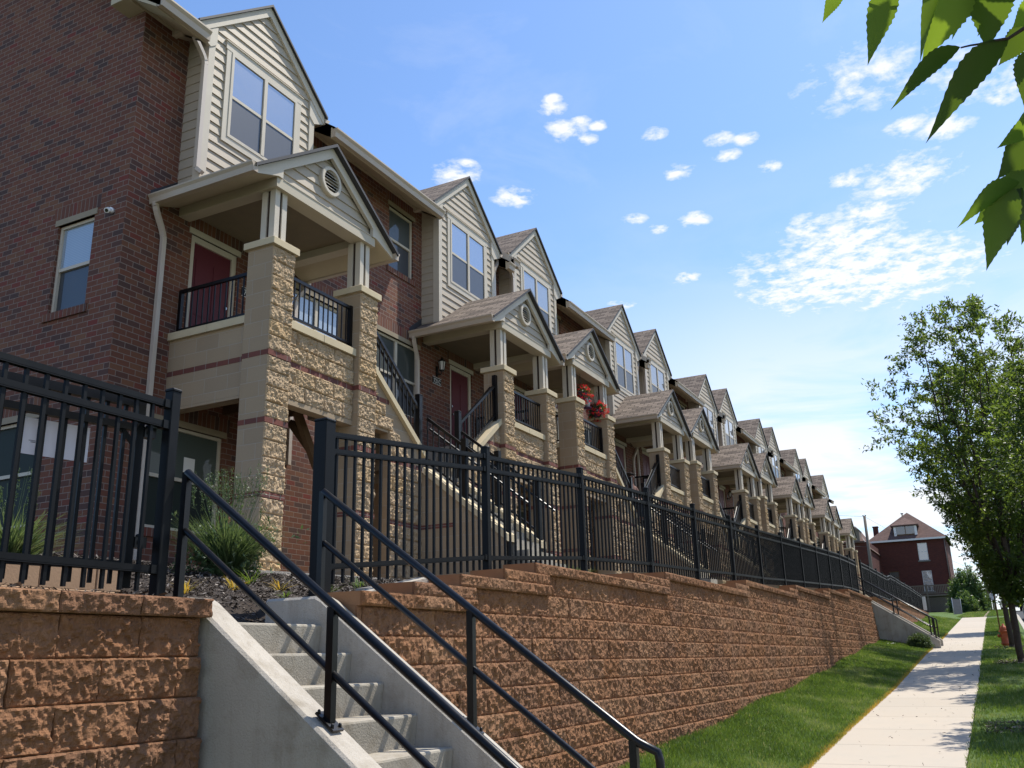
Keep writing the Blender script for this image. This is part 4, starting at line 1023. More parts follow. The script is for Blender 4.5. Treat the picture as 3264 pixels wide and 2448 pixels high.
def front_holes(dx):
    H = []
    for c, s in ((0, 1), (dx, -1)):
        f = lambda a, b: (c + s * a, c + s * b) if s > 0 else (c + s * b, c + s * a)
        H.append((*f(-.86, .08), 3.98, 6.06)); H.append((*f(-1.42, .03), 1.74, 3.16)); H.append((*f(1.30, 2.78), 4.55, 6.02)); H.append((*f(1.52, 2.40), 7.44, 8.78))
    return H
def townhouse(i):
    v = 0 if i == 0 else 1; dx = 6.5 if i == 0 else 6.25
    labels = ['nearest brick townhouse of the row, with the bare end wall and security camera',
              'second brick townhouse along the row, with flower baskets and a person at its stairs',
              'third brick townhouse along the row from the camera, with twin gabled porches',
              'fourth brick townhouse along the row from the camera, with twin gabled porches',
              'fifth brick townhouse along the row from the camera, next to last before the far end',
              'last brick townhouse at the far end of the row, nearest the utility pole']
    root = empty('townhouse', (UX[i] + 3.2, WY, UZ[i] + 1.0), labels[i], 'house', 'row of brick townhouses')
    l, r = UB[i] - UX[i], UB[i + 1] - UX[i]
    holes = front_holes(dx); D = .10; DEP = 14.4
    mb = MB(); wall_holes(mb, 'y', WY, l, r, -1.2, 9.25, holes, D)
    eh = [(10.25, 11.0, 4.67, 6.0), (10.85, 12.25, 1.76, 3.2)] if i == 0 else []
    zr = 8.92 + .7 * (DEP - 9.0)
    wall_holes(mb, 'x', l, WY, 2 * DEP - WY, -1.2, 9.25, eh, D)
    mb.face([(l, WY, 9.25), (l, DEP, zr + .02), (l, 2 * DEP - WY, 9.25)][::-1])
    mb.face([(r, WY, -1.2), (r, 2 * DEP - WY, -1.2), (r, 2 * DEP - WY, 9.25), (r, DEP, zr), (r, WY, 9.25)])
    mb.face([(l, 2 * DEP - WY, -1.2), (l, 2 * DEP - WY, 9.25), (r, 2 * DEP - WY, 9.25), (r, 2 * DEP - WY, -1.2)])
    for a, b, z0, z1 in holes + []:                                   # soldier course and brick sill
        mb.box(a - .1, b + .1, WY - .004, WY + .01, z1 + .09, z1 + .293, 1)
        if z0 not in (3.98,): mb.box(a - .07, b + .07, WY - .025, WY + .06, z0 - .115, z0 - .002, 1)
    for a, b, z0, z1 in eh:
        mb.box(l - .004, l + .01, a - .1, b + .1, z1 + .09, z1 + .293, 1); mb.box(l - .03, l + .06, a - .07, b + .07, z0 - .115, z0 - .002, 1)
    o = mb.build('brick_wall', [M['brick'], M['brick_soldier']], root); o.location = OFF
    mb = MB(); mb.box(l, r, WY - .07, WY - .002, -.8, 1.08 if i == 0 else 1.0); o = mb.build('plinth', M['concrete'], root); o.location = OFF
    # roof
    mb = MB(); sl = .7; RY = DEP; t = .05; le, re_ = (l - (.32 if i == 0 else .0)), r
    zf = lambda y: 8.92 + sl * (y - 9.0)
    def plane(x0, x1, y0, y1):
        mb.face([(x0, y0, zf(y0)), (x1, y0, zf(y0)), (x1, y1, zf(y1)), (x0, y1, zf(y1))], 0, [(x0, y0 * 1.22), (x1, y0 * 1.22), (x1, y1 * 1.22), (x0, y1 * 1.22)])
    ev = [(le, -1.46), (1.46, dx - 1.46), (dx + 1.46, re_)]
    plane(le, re_, 9.72, RY)
    for a, b in ev: plane(a, b, 8.97, 9.72)
    yb = 2 * RY - 8.97
    mb.face([(le, RY, zf(RY)), (re_, RY, zf(RY)), (re_, yb, zf(8.97)), (le, yb, zf(8.97))], 0, [(le, 0), (re_, 0), (re_, 7), (le, 7)])
    for x in (le, re_):                                             # verge edges and rake trim
        for m_, d0, d1 in ((2, 0, .05), (2, .052, .20)):
            for s in (0, 1):
                Y = (lambda y: y) if s == 0 else (lambda y: 2 * RY - y)
                q = [(x, Y(8.97), zf(8.97) - d1), (x, Y(RY), zf(RY) - d1), (x, Y(RY), zf(RY) - d0), (x, Y(8.97), zf(8.97) - d0)]
                mb.face(q, m_)
    o = mb.build('roof', [M['shingle'], M['dark_flashing'], M['trim']], root); o.location = OFF
    for a, b in ev:
        mb = MB(); gutter_x(mb, a, b, 9.03, 8.735)
        gu = mb.build('eave_gutter', M['gutter_paint'], root); gu.location = OFF
        mb = MB()
        mb.face([(a, 9.045, 8.74), (a, WY, 9.12), (b, WY, 9.12), (b, 9.045, 8.74)]); mb.box(a, b, 9.03, 9.045, 8.70, 8.90)
        mb.face([(a, WY - .05, 9.03), (b, WY - .05, 9.03), (b, WY - .05, 9.10), (a, WY - .05, 9.10)])
        o = mb.build('soffit', M['soffit_paint'], root); o.location = OFF
    for a, b in ev:
        for x in (a + .002, b - .002):
            mb = MB(); q = [(x, 9.03, 8.70), (x, WY - .001, 9.09), (x, WY - .001, zf(WY) - .002), (x, 9.03, 8.93)]; mb.face(q); mb.face(q[::-1]); o = mb.build('eave_end', M['soffit_paint'], root); o.location = OFF
    if i == 0:                                                       # boxed return at the end wall
        mb = MB(); mb.prism([(9.03, 8.70), (WY, 9.10), (WY + .35, 9.10), (WY + .35, zf(WY + .35) - .02), (9.03, 8.9)], 'x', le, l)
        y0, y1 = WY + .1, RY
        mb.face([(le, y0, zf(y0) - .2), (le, y1, zf(y1) - .2), (l, y1, zf(y1) - .2), (l, y0, zf(y0) - .2)])
        o = mb.build('eave_return', M['soffit_paint'], root); o.location = OFF
    # doors and windows
    for j, (a, b, z0, z1) in enumerate(holes):
        k = (v, j)
        if j % 4 == 0:
            def frame(a=a, b=b, z0=z0, z1=z1):
                q = MB(); y = WY + .03; q.box(a, a + .09, y, y + .07, z0, z1); q.box(b - .09, b, y, y + .07, z0, z1); q.box(a + .09, b - .09, y, y + .07, z1 - .09, z1); q.box(a - .05, b + .05, WY - .012, WY + .03, z1, z1 + .09); return q
            fo = part(('dframe',) + k, 'door_frame', frame, M['trim'], root, True)
            def leaf(a=a, b=b, z0=z0, z1=z1):
                q = MB(); y = WY + .06; q.box(a + .09, b - .09, y, y + .04, z0, z1 - .09); w = (b - a - .18)
                for cxx in (a + .09 + w * .27, a + .09 + w * .73):
                    for p0, p1 in ((z0 + .15, z0 + .75), (z0 + .9, z0 + 1.75)): q.box(cxx - w * .17, cxx + w * .17, y - .008, y, p0, p1)
                return q
            d = part(('door',) + k, 'door', leaf, M['door_red'], root, True)
            def knob(a=a, b=b, z0=z0, s=1 if j == 0 else -1):
                q = MB(); x = (b - .15) if s > 0 else (a + .15); q.tube([(x, WY + .06, z0 + 1.0), (x, WY + .01, z0 + 1.0)], [.012, .028], 8); q.tube([(x, WY + .06, z0 + 1.18), (x, WY + .035, z0 + 1.18)], .025, 8); return q
            part(('knob',) + k, 'door_handle', knob, M['chrome'], d)
        else:
            g = {1: ('glass_green', 'glass_dim'), 2: ('glass_day' if i == 0 and j == 2 else 'glass_dark', 'glass_day' if i == 0 and j == 2 else 'glass_screen'), 3: ('glass_dark', 'glass_screen')}[j % 4]
            w = window(root, k, a, b, z0, z1, WY + .045, (a + b) / 2 if j % 4 == 2 else None, *g)
            if i == 0 and j == 1:
                nt_ = MB(); nt_.box(-.62, -.42, WY + .066, WY + .068, 2.56, 2.78); nt_.build('paper_note', M['paper'], w)
            def head(a=a, b=b, z1=z1): q = MB(); q.box(a - .05, b + .05, WY - .012, WY + .04, z1, z1 + .09); return q
            part(('head',) + k, 'window_head', head, M['head_tan'], w)
    if i == 0:
        for j, (a, b, z0, z1) in enumerate(eh):
            w = (b - a) / 2; fr = window_frame(-w, w, z0, z1, 0).build('window', M['trim'], root)
            fr.location = OFF + Vector((l + .05, (a + b) / 2, 0)); fr.rotation_euler = (0, 0, R(-90))
            panes(-w, w, z0, z1, 0, upper=True).build('pane', M['glass_day' if j == 0 else 'glass_dim'], fr); panes(-w, w, z0, z1, 0, upper=False).build('pane', M['glass_screen' if j == 0 else 'glass_dim'], fr)
            hd = MB(); hd.box(-w - .05, w + .05, -.062, -.01, z1, z1 + .09); hd.build('window_head', M['head_tan'], fr)
        c = MB(); c.tube([(0, 0, 0), (-.04, 0, 0)], .042, 14); c.tube([(-.04, 0, -.005), (-.07, -.01, -.02), (-.12, -.035, -.05)], [.024, .040, .036], 14)
        co = c.build('security_camera', M['white_plastic'], root); co.location = OFF + Vector((l, 9.90, 5.96))
        e = MB(); e.tube([(-.117, -.034, -.049), (-.126, -.037, -.053)], .024, 14); e.build('camera_lens', M['lens_black'], co)
        for j, (txt, x) in enumerate((('721B', .36), ('721C', 5.88))):
            pl = MB(); pl.box(x - .165, x + .165, WY - .014, WY - .001, 5.46, 5.60); po = pl.build('number_plate', M['plate'], root); po.location = OFF
            cu = bpy.data.curves.new('digits', 'FONT'); cu.body = txt; cu.size = .125; cu.align_x = 'CENTER'; cu.extrude = .001
            t_ = bpy.data.objects.new('digits_source', cu); COL.objects.link(t_); dg = bpy.context.evaluated_depsgraph_get(); me = bpy.data.meshes.new_from_object(t_.evaluated_get(dg)); bpy.data.objects.remove(t_)
            me.materials.clear(); me.materials.append(M['white_paint']); to = link('house_number', me, po); to.location = (x, WY - .0155, 5.485); to.rotation_euler = (R(90), 0, 0)
            bd = MB()
            for q in ((x - .165, x + .165, 5.454, 5.462), (x - .165, x + .165, 5.598, 5.606)): bd.box(q[0], q[1], WY - .016, WY - .001, q[2], q[3])
            bd.build('plate_border', M['white_paint'], po)
    for j, (x, s) in enumerate(((.34, 1), (dx - .34 - .28, -1))):
        def lamp(x=x):
            q = MB(); z = 5.83; q.lathe([(.045, 0), (.05, .02), (.02, .03)], (x, WY - .03, z - .16), 8); q.box(x - .035, x + .035, WY - .02, WY - .001, z - .2, z + .02)
            q.tube([(x, WY - .02, z - .12), (x, WY - .10, z - .17), (x, WY - .13, z - .09)], .012, 6); q.lathe([(.05, -.10), (.055, -.08), (.012, -.075)], (x, WY - .13, z), 8)
            q.lathe([(.085, .10), (.075, .12), (.03, .17), (.012, .20), (.004, .23)], (x, WY - .13, z), 8)
            for k in range(6): a = k * math.pi / 3; q.bar((x + .05 * math.cos(a), WY - .13 + .05 * math.sin(a), z - .08), (x + .078 * math.cos(a), WY - .13 + .078 * math.sin(a), z + .10), .008, .008)
            return q
        la = part(('lamp', v, j), 'wall_lamp', lamp, M['black_metal'], root, True)
        def gls(x=x): q = MB(); q.lathe([(.044, -.08), (.070, .10)], (x, WY - .13, 5.83), 6, smooth=False); return q
        part(('lampg', v, j), 'lamp_glass', gls, M['lamp_glass'], la)
    make_dormer(root, v, 0, 1); make_dormer(root, v, dx, -1)
    make_porch(root, v, 0, 1); make_porch(root, v, dx, -1)
    make_stairs(root, v, dx)
    return root
HOUSES = [townhouse(i) for i in range(6)]

# ================================================================ plants
def leaf_quads(C, D, N, L, Wd, curl=.15):
    """leaves as two-quad blades folded along the midrib: centre C, direction D, side N, half length L, half width W"""
    L = L[:, None]; Wd = Wd[:, None]; up = np.cross(D, N)
    a = C - D * L; b = C - D * L * .1 + N * Wd - up * L * curl; c = C + D * L - up * L * curl * 2.2; d = C - D * L * .1 - N * Wd - up * L * curl; m = C - up * L * -.05
    return np.stack([a, b, c, m], 1), np.stack([a, m, c, d], 1)
def unit(v): return v / np.maximum(np.linalg.norm(v, axis=-1, keepdims=True), 1e-9)
def foliage(name, twigs, per, L, mname, parent, spread=.12, droop=.3):
    """twigs: (n,2,3) start/end; per leaves along each, sticking out sideways and drooping"""
    n = len(twigs); t = rng.random((n, per)) ** .75; P = twigs[:, None, 0] + (twigs[:, None, 1] - twigs[:, None, 0]) * t[..., None]
    P = P.reshape(-1, 3) + rng.normal(0, spread, (n * per, 3)) * .4
    ax = unit(np.repeat(twigs[:, 1] - twigs[:, 0], per, 0)); rd = unit(rng.normal(0, 1, (n * per, 3)))
    D = unit(ax * .5 + rd + np.array([0, 0, -droop])); N = unit(np.cross(D, unit(rng.normal(0, 1, (n * per, 3)) * .6 + np.array([0, 0, 1.0]))))
    l = L * rng.uniform(.6, 1.25, n * per); q1, q2 = leaf_quads(P + D * l[:, None], D, N, l, l * .42)
    V = np.concatenate([q1, q2], 1).reshape(-1, 3); F = np.arange(len(V)).reshape(-1, 4)
    r = np.repeat(np.clip(np.repeat(rng.random(n) * .75, per) + rng.normal(0, .15, n * per), 0, 1), 2)
    return link(name, np_mesh(name, V, F, M[mname], r), parent)
def limb(mb, p0, p1, r0, r1, n=7, wob=.06, segs=5, bend=(0, 0, .0)):
    p0 = Vector(p0); p1 = Vector(p1); L = (p1 - p0).length; pts = []
    for i in range(segs + 1):
        t = i / segs; q = p0.lerp(p1, t) + Vector(bend) * (4 * t * (1 - t))
        if 0 < i < segs: q += Vector((random.gauss(0, wob), random.gauss(0, wob), 0)) * L * .25
        pts.append(q)
    mb.tube(pts, [r0 + (r1 - r0) * i / segs for i in range(segs + 1)], n); return pts
def street_tree_meshes(h=10.6, rmax=2.7, zlow=1.5, ntw=1500, per=36, L=.062, seed=1):
    """vase-shaped street tree: forked limbs rising from a short trunk, leafy twigs through the crown's volume"""
    random.seed(seed); mb = MB()
    limb(mb, (0, 0, -.15), (.03, .02, 1.9), .092, .07, 10, .02, 4); mb.tube([(0, 0, -.15), (0, 0, .12)], [.13, .092], 10)
    tips = []
    for i in range(11):
        a = i * 2.4 + random.random() * .6; lean = random.uniform(.12, .34) if i else .03; hh = h * random.uniform(.72, .98)
        top = Vector((math.cos(a) * lean * hh * .62, math.sin(a) * lean * hh * .62, hh))
        pts = limb(mb, (random.gauss(0, .02), random.gauss(0, .02), 1.5 + random.random() * .7), top, .055, .010, 6, .05, 7, (math.cos(a) * .35, math.sin(a) * .35, 0))
        for k in range(2, 8):
            for _ in range(3):
                q = pts[k]; b = a + random.gauss(0, 1.0); l = random.uniform(.5, 1.25) * (1.15 - k / 11)
                e = q + Vector((math.cos(b) * l * .8, math.sin(b) * l * .8, l * random.uniform(.3, .8)))
                limb(mb, q, e, .016, .005, 4, .05, 3); tips.append((q, e))
    me = mb.build('trunk_source', M['bark']); trunk = me.data; ALL.remove(me); bpy.data.objects.remove(me)
    g = np.random.default_rng(seed); tw = []
    prof = lambda t: np.interp(t, [0, .06, .18, .35, .55, .72, .86, .95, 1], [.10, .20, .34, .60, 1.0, 1.0, .76, .45, .12]) * rmax
    lump = lambda a, z: .78 + .55 * fbm(np.array([a * 1.9 + seed * 3]), np.array([z * .75]), 2)[0]
    while len(tw) < ntw:
        t = g.random(); z = zlow + (h - zlow) * t; a = g.uniform(0, 6.283); R_ = prof(t) * lump(a, z); rr = R_ * math.sqrt(g.uniform(.02, 1.0))
        p = np.array([math.cos(a) * rr, math.sin(a) * rr, z])
        d = np.array([math.cos(a) * .75, math.sin(a) * .75, g.uniform(-.1, .9)]) + g.normal(0, .3, 3); l = g.uniform(.25, .55)
        if g.random() < .05: l *= 2.2
        tw.append((p - d * l * .5, p + d * l * .5))
    tw += [(np.array(a), np.array(b)) for a, b in tips]
    o = foliage('crown_source', np.array(tw), per, L, 'tree_leaf', None); me2 = o.data; ALL.remove(o); bpy.data.objects.remove(o)
    return trunk, me2
def place_tree(meshes, x, y, rot, sc, label, group='street trees along the sidewalk'):
    t = empty('street_tree', (x, y, float(gz(x)) - .02), label, 'tree', group); t.rotation_euler = (0, 0, rot); t.scale = (sc[0], sc[0], sc[1])
    link('trunk', meshes[0], t); link('crown', meshes[1], t); return t
TM = street_tree_meshes(9.7, 2.65, ntw=620, L=.062); TM2 = street_tree_meshes(9.4, 2.0, 2.0, 900, 30, .065, 5)
place_tree(TM, 27.4, -.28, 0.4, (1.0, 1.0), 'largest leafy street tree, its dark trunk at the right edge of the photo')
place_tree(TM2, 33.5, -.15, 2.2, (1.0, .98), 'street tree beside the orange fire hydrant, behind the largest tree')
place_tree(TM2, 22.2, -1.75, 4.0, (.66, .74), 'street tree out past the right edge of the photo, nearer than the largest tree')
place_tree(TM2, 16.6, -1.75, 1.1, (.75, .62), 'street tree past the right edge, over the mulch ring')
place_tree(TM2, 46.0, -.35, 5.0, (.85, .75), 'young street tree farther up the street, behind the other crowns')

# the tree over the camera: its trunk stands beside the viewer, only drooping leafy sprigs come into view
def ray(px, py):
    v = Vector(((px - 1632) / 2932.45, -(py - 1224) / 2932.45, -1.0)); return (Matrix(CR) @ v).normalized()
nt = empty('street_tree', (-1.1, -1.0, float(gz(-1)) - .02), 'tree overhanging the camera, its serrated leaves hanging into the top right corner', 'tree'); NL = Vector(nt.location)
mb = MB(); limb(mb, (0, 0, -.1), (.1, .1, 2.6), .11, .085, 10, .02, 4); limb(mb, (.1, .1, 2.5), (-.6, -.4, 5.2), .07, .02, 7)
def sprig(leaves, tw, rt=.004):
    limb(mb, *tw, rt * 1.8, rt * .7, 5, .02, 5)
BV, BF, BR_ = [], [], []
def big_leaf(base, tip, wid, droop=.06, roll=0.0, shade=.5):
    """serrated, pointed leaf as a folded strip of teeth"""
    base = np.array(base); tip = np.array(tip); ax = tip - base; L = np.linalg.norm(ax); d = ax / L
    vd = unit(base[None])[0]; s = unit(np.cross(d, vd)[None])[0]; up = np.cross(s, d)
    s, up = s * math.cos(roll) + up * math.sin(roll), up * math.cos(roll) - s * math.sin(roll)
    n = 26; t = np.linspace(0, 1, n + 1); w = wid * 1.02 * np.sin(np.pi * np.clip(t, 0, 1) ** .72) ** 1.15 * (1 - .30 * t) + wid * .03 * (1 - t); w[-1] = 0
    saw = 1 + .11 * ((np.arange(n + 1) % 2) - .5) * (t < .93); sag = -droop * L * 1.6 * (t ** 2) + .05 * L * np.sin(np.pi * t * 1.4) * droop * 10
    off = sum(len(v) for v in BV)
    mid = base + d * (t * L)[:, None] + np.array([0, 0, 1]) * sag[:, None]
    lf = mid + s * (w * saw)[:, None] + up * (w * .30)[:, None] - d * (.012 * ((np.arange(n + 1) % 2)) * L)[:, None] * 0; rt = mid - s * (w * saw[::-1])[:, None] + up * (w * .30)[:, None]
    BV.append(np.concatenate([mid, lf, rt])); i = np.arange(n)
    BF.append(np.concatenate([np.stack([i, i + 1, n + 1 + i + 1, n + 1 + i], -1), np.stack([i, 2 * (n + 1) + i, 2 * (n + 1) + i + 1, i + 1], -1)]) + off); BR_.append(np.full(2 * n, shade))
def R2(px, py, d): return np.array(ray(px, py) * d)
SPR = [  # base px, tip px, half width (px at its depth), depth base, depth tip, roll
    ((2690, -40), (2618, 58), 26, 1.52, 1.50, .3), ((2850, -60), (2760, 175), 42, 1.50, 1.46, .1), ((3005, -70), (2925, 165), 40, 1.56, 1.50, 1.0), ((3090, -60), (2930, 168), 58, 1.60, 1.56, -.2),
    ((3100, -20), (3030, 110), 24, 1.66, 1.64, .6), ((3060, 150), (2830, 312), 33, 1.48, 1.42, .5), ((3215, 125), (2940, 402), 48, 1.50, 1.42, .4), ((3160, -60), (3140, 140), 62, 1.60, 1.60, -.3), ((3240, -40), (3110, 92), 48, 1.7, 1.66, .5),
    ((3290, 95), (3178, 190), 38, 1.55, 1.52, .2), ((3262, 90), (3215, 150), 30, 1.62, 1.6, -.5), ((3300, 150), (3262, 330), 42, 1.5, 1.47, .3), ((3320, 20), (3222, 80), 40, 1.7, 1.7, 0), ((3300, 360), (3238, 382), 14, 1.5, 1.48, 0),
    ((3330, 395), (3172, 450), 34, 1.45, 1.42, .4), ((3320, 440), (3172, 545), 52, 1.48, 1.44, .2), ((3300, 560), (3140, 590), 30, 1.44, 1.42, -.5), ((3250, 580), (3042, 690), 34, 1.42, 1.36, .5), ((3260, 600), (3100, 690), 46, 1.46, 1.43, -.3),
    ((3235, 600), (3136, 822), 50, 1.42, 1.36, .1), ((3255, 595), (3205, 755), 48, 1.46, 1.42, .5), ((3330, 600), (3250, 755), 40, 1.5, 1.47, .2), ((3330, 480), (3200, 600), 46, 1.52, 1.5, -.2), ((3350, 520), (3230, 660), 46, 1.56, 1.52, .6)]
for (b, t, w, db, dt, ro) in SPR:
    big_leaf(R2(*b, db), R2(*t, dt), w / 2932 * db * 1.0, .08, ro, 0.05 if SPR.index((b, t, w, db, dt, ro)) in (5, 6, 7, 8, 9, 11, 15, 20) else rng.uniform(.4, 1))  # listed leaves get a darker colour, standing in for leaves in shade
for _ in range(60):                                                        # the rest of the bough, outside the frame
    p = R2(rng.uniform(3320, 4300), rng.uniform(-900, 700), rng.uniform(1.4, 2.2)); big_leaf(p, p + unit(rng.normal(0, 1, (1, 3)) + np.array([0, 0, -1.4]))[0] * .11, .02, .1, rng.uniform(-.6, .6), rng.random())
for _ in range(50):
    p = R2(rng.uniform(2500, 3900), rng.uniform(-1100, -170), rng.uniform(1.5, 2.2)); big_leaf(p, p + unit(rng.normal(0, 1, (1, 3)) + np.array([0, 0, -1.4]))[0] * .11, .02, .1, rng.uniform(-.6, .6), rng.random())
PB = lambda px, py, d: Vector(R2(px, py, d)) - NL
limb(mb, (.1, .1, 2.3), PB(4200, -500, 1.9), .035, .015, 7); limb(mb, PB(4200, -500, 1.9), PB(3215, 122, 1.5), .012, .0022, 6, .02); limb(mb, PB(3215, 122, 1.5), PB(3062, 152, 1.48), .0022, .0012, 5, .02)
limb(mb, PB(4200, -500, 1.9), PB(3100, -60, 1.6), .010, .0022, 6, .02); limb(mb, PB(3100, -60, 1.6), PB(2690, -45, 1.52), .0025, .0015, 5, .02); limb(mb, PB(4200, -500, 1.9), PB(3330, 480, 1.5), .010, .0022, 6, .02); limb(mb, PB(3330, 480, 1.5), PB(3235, 598, 1.43), .0022, .0012, 5, .02)
mb.build('trunk', M['bark'], nt)
link('crown', np_mesh('crown', np.concatenate(BV) - np.array(NL), np.concatenate(BF), M['near_leaf'], np.concatenate(BR_), smooth=True), nt)

def blades(name, n, c, spread, h, mname, parent, wid=.006, arch=.5, heads=0):
    """arching grass clump: each blade a three-segment strip"""
    a = rng.uniform(0, 6.283, n); r0 = spread * .25 * np.sqrt(rng.random(n)); H = h * rng.uniform(.45, 1.1, n); out = spread * rng.uniform(.1, 1.0, n) * arch * 2; al = a + rng.normal(0, .5, n)
    P0 = np.stack([np.cos(a) * r0, np.sin(a) * r0, 0 * a], -1); d = np.stack([np.cos(al), np.sin(al), 0 * a], -1); e = np.stack([-np.sin(al), np.cos(al), 0 * a], -1) * wid
    pts = [P0 + d * (out * t ** 1.8)[:, None] + np.array([0, 0, 1]) * (H * (t - .28 * t ** 3 * rng.random(n)))[:, None] for t in (0, .35, .7, 1.0)]
    ws = (1, .95, .7, .08); V = np.stack([p + s * e * w for p, w in zip(pts, ws) for s in (-1, 1)], 1).reshape(-1, 3)
    base = np.arange(n)[:, None] * 8; F = np.concatenate([base + np.array([[2 * k, 2 * k + 1, 2 * k + 3, 2 * k + 2]]) for k in range(3)])
    rr = np.tile(np.clip(rng.random(n) * .8, 0, 1), 3)
    return link(name, np_mesh(name, V, F, M[mname], rr), parent)
def seed_heads(n, spread, h, parent):
    mb = MB()
    for _ in range(n):
        a = rng.uniform(0, 6.283); r = spread * rng.uniform(.1, .75); H = h * rng.uniform(.75, 1.15); x, y = math.cos(a) * r, math.sin(a) * r
        mb.tube([(x * .3, y * .3, 0), (x * .6, y * .6, H * .6), (x, y, H)], [.002, .002, .0012], 3, caps=False)
    st = mb.build('stalk', M['ornamental_leaf'], parent)
    tw = np.array([[(math.cos(a) * r, math.sin(a) * r, H * .80), (math.cos(a) * r * 1.06, math.sin(a) * r * 1.06, H * 1.04)] for a, r, H in zip(rng.uniform(0, 6.283, n), spread * rng.uniform(.1, .75, n), h * rng.uniform(.75, 1.12, n))])
    foliage('seed_head', tw, 60, .009, 'ornamental_leaf', parent, .02, .0)
og = empty('ornamental_grass', (6.62, 6.45, float(bed_z(6.62, 6.45)) - .03), 'tall clump of green ornamental grass in the mulch at the foot of the stone pier', 'grass clump')
blades('foliage', 1900, 0, .46, .60, 'ornamental_leaf', og, .0055, .62); seed_heads(60, .5, .95, og)
tw = rng.normal(0, .2, (420, 2, 3)); tw[:, 1] = tw[:, 0] * 1.15 + np.array([0, 0, .1]); tw[:, :, 2] = np.abs(tw[:, :, 2]) * 1.15 + .05; foliage('leafy_shoots', (tw * np.array([1.05, 1.05, 1.0]))[:170], 9, .026, 'ornamental_leaf', og, .05, 0)
pl = MB()
for k in range(6): pl.cbox(2.05 + .434 * k, 2.48 + .434 * k, 5.5, 5.8, .30, .515, .006)
for k in range(5): pl.cbox(2.26 + .434 * k, 2.69 + .434 * k, 5.505, 5.8, .518, .715, .006)
pl.cbox(4.432, 4.64, 5.503, 5.8, .518, .72, .006); pl.cbox(4.36, 4.64, 5.803, 6.9, .30, .72, .006); pl.box(2.1, 4.36, 5.8, 6.9, .3, .66, 1)
pb = pl.build('planter', [M['planter_block'], M['soil']]); tag(pb, 'raised tan block planter behind the left fence', 'planter')
o2 = empty('ornamental_grass', (4.12, 6.05, .655), 'smaller clump of green grass growing in the block planter', 'grass clump'); blades('foliage', 750, 0, .42, .40, 'ornamental_leaf', o2, .0055, .6); seed_heads(9, .40, .66, o2)
for k, (x, y, m, h) in enumerate(((5.05, 5.3, 'yellow_leaf', .12), (5.65, 5.4, 'yellow_leaf', .14), (5.95, 5.2, 'yellow_leaf', .11), (6.2, 5.75, 'grass_leaf', .14), (5.95, 4.75, 'grass_leaf', .12), (6.75, 5.0, 'grass_leaf', .14), (5.5, 4.75, 'grass_leaf', .07))):
    w = empty('weed', (x, y, float(bed_z(x, y))), ['yellowing tuft nearest the tall grass clump', 'yellow arching tuft in the middle of the mulch', 'yellow drooping tuft nearest the steps', 'small green tuft on the dark mulch', 'small green tuft on the dark mulch', 'small green tuft beside the fence pickets', 'small green tuft on the dark mulch'][k], 'weed', 'weeds in the mulch bed')
    blades('foliage', 26, 0, h * 1.1, h, m, w, .004, .7)

def shrub(name, label, cat, c, rad, L, mname, ntw, per, sink=.0, lump=.5, stems=True):
    root = empty(name, c, label, cat); g = rng.normal(0, 1, (ntw, 3)); g = unit(g); g[:, 2] = np.abs(g[:, 2]) * 1.0 if sink == 0 else g[:, 2]
    lm = np.array([.72 + lump * fbm(np.array([math.atan2(q[1], q[0]) * 1.7 + c[0]]), np.array([q[2] * 2.2]), 2)[0] for q in g]); rr = (rng.random(ntw) ** .4 * lm)[:, None]
    P = g * rr * np.array(rad); P[:, 2] += rad[2] * sink; tw = np.stack([P * .86, P + g * np.array(rad) * .14], 1)
    foliage('foliage', tw, per, L, mname, root, L * 1.2, .1)
    if stems:
        mb = MB()
        for i in range(7): a = i * .9; limb(mb, (math.cos(a) * .05, math.sin(a) * .05, -.05), (math.cos(a) * rad[0] * .6, math.sin(a) * rad[1] * .6, rad[2] * (.7 + sink)), .02 * rad[2], .006, 5)
        mb.build('stems', M['bark'], root)
    return root
shrub('shrub', 'round trimmed pale green bush at the foot of the far steps', 'shrub', (33.95, 2.52, .03), (.50, .42, .46), .022, 'round_shrub_leaf', 1500, 14, 0, .25)
shrub('shrub', 'small pale bush behind the handrail on the far side of the far steps', 'shrub', (37.0, 2.6, .25), (.45, .40, .42), .024, 'round_shrub_leaf', 700, 12, 0, .25)
shrub('shrub', 'big wild leafy bush beside the brick house at the top of the sidewalk', 'shrub', (95.0, 2.55, 3.0), (1.6, 1.55, 3.3), .11, 'wall_shrub_leaf', 1500, 16, .0, .7)
shrub('shrub', 'low dark bush right behind the end of the grey chain fence', 'shrub', (92.5, 2.6, 2.85), (1.2, .9, 1.6), .10, 'wall_shrub_leaf', 500, 14, .0, .6)
for k, (x, y) in enumerate(((11.9, 5.2), (15.2, 5.0), (20.6, 5.1), (26.2, 5.2), (30.6, 5.2))):
    o = empty('ornamental_grass', (x, y, float(bed_z(x, y)) - .02), ['low green clump behind the long fence, nearest the second stairs', 'low green clump behind the fifth fence post', 'low green clump behind the long fence at the second house', 'low green clump behind the long fence at the third house', 'low green clump behind the far end of the long fence'][k], 'grass clump', 'low clumps behind the long fence'); blades('foliage', 420, 0, .34, .30, 'ornamental_leaf', o, .006, .6)

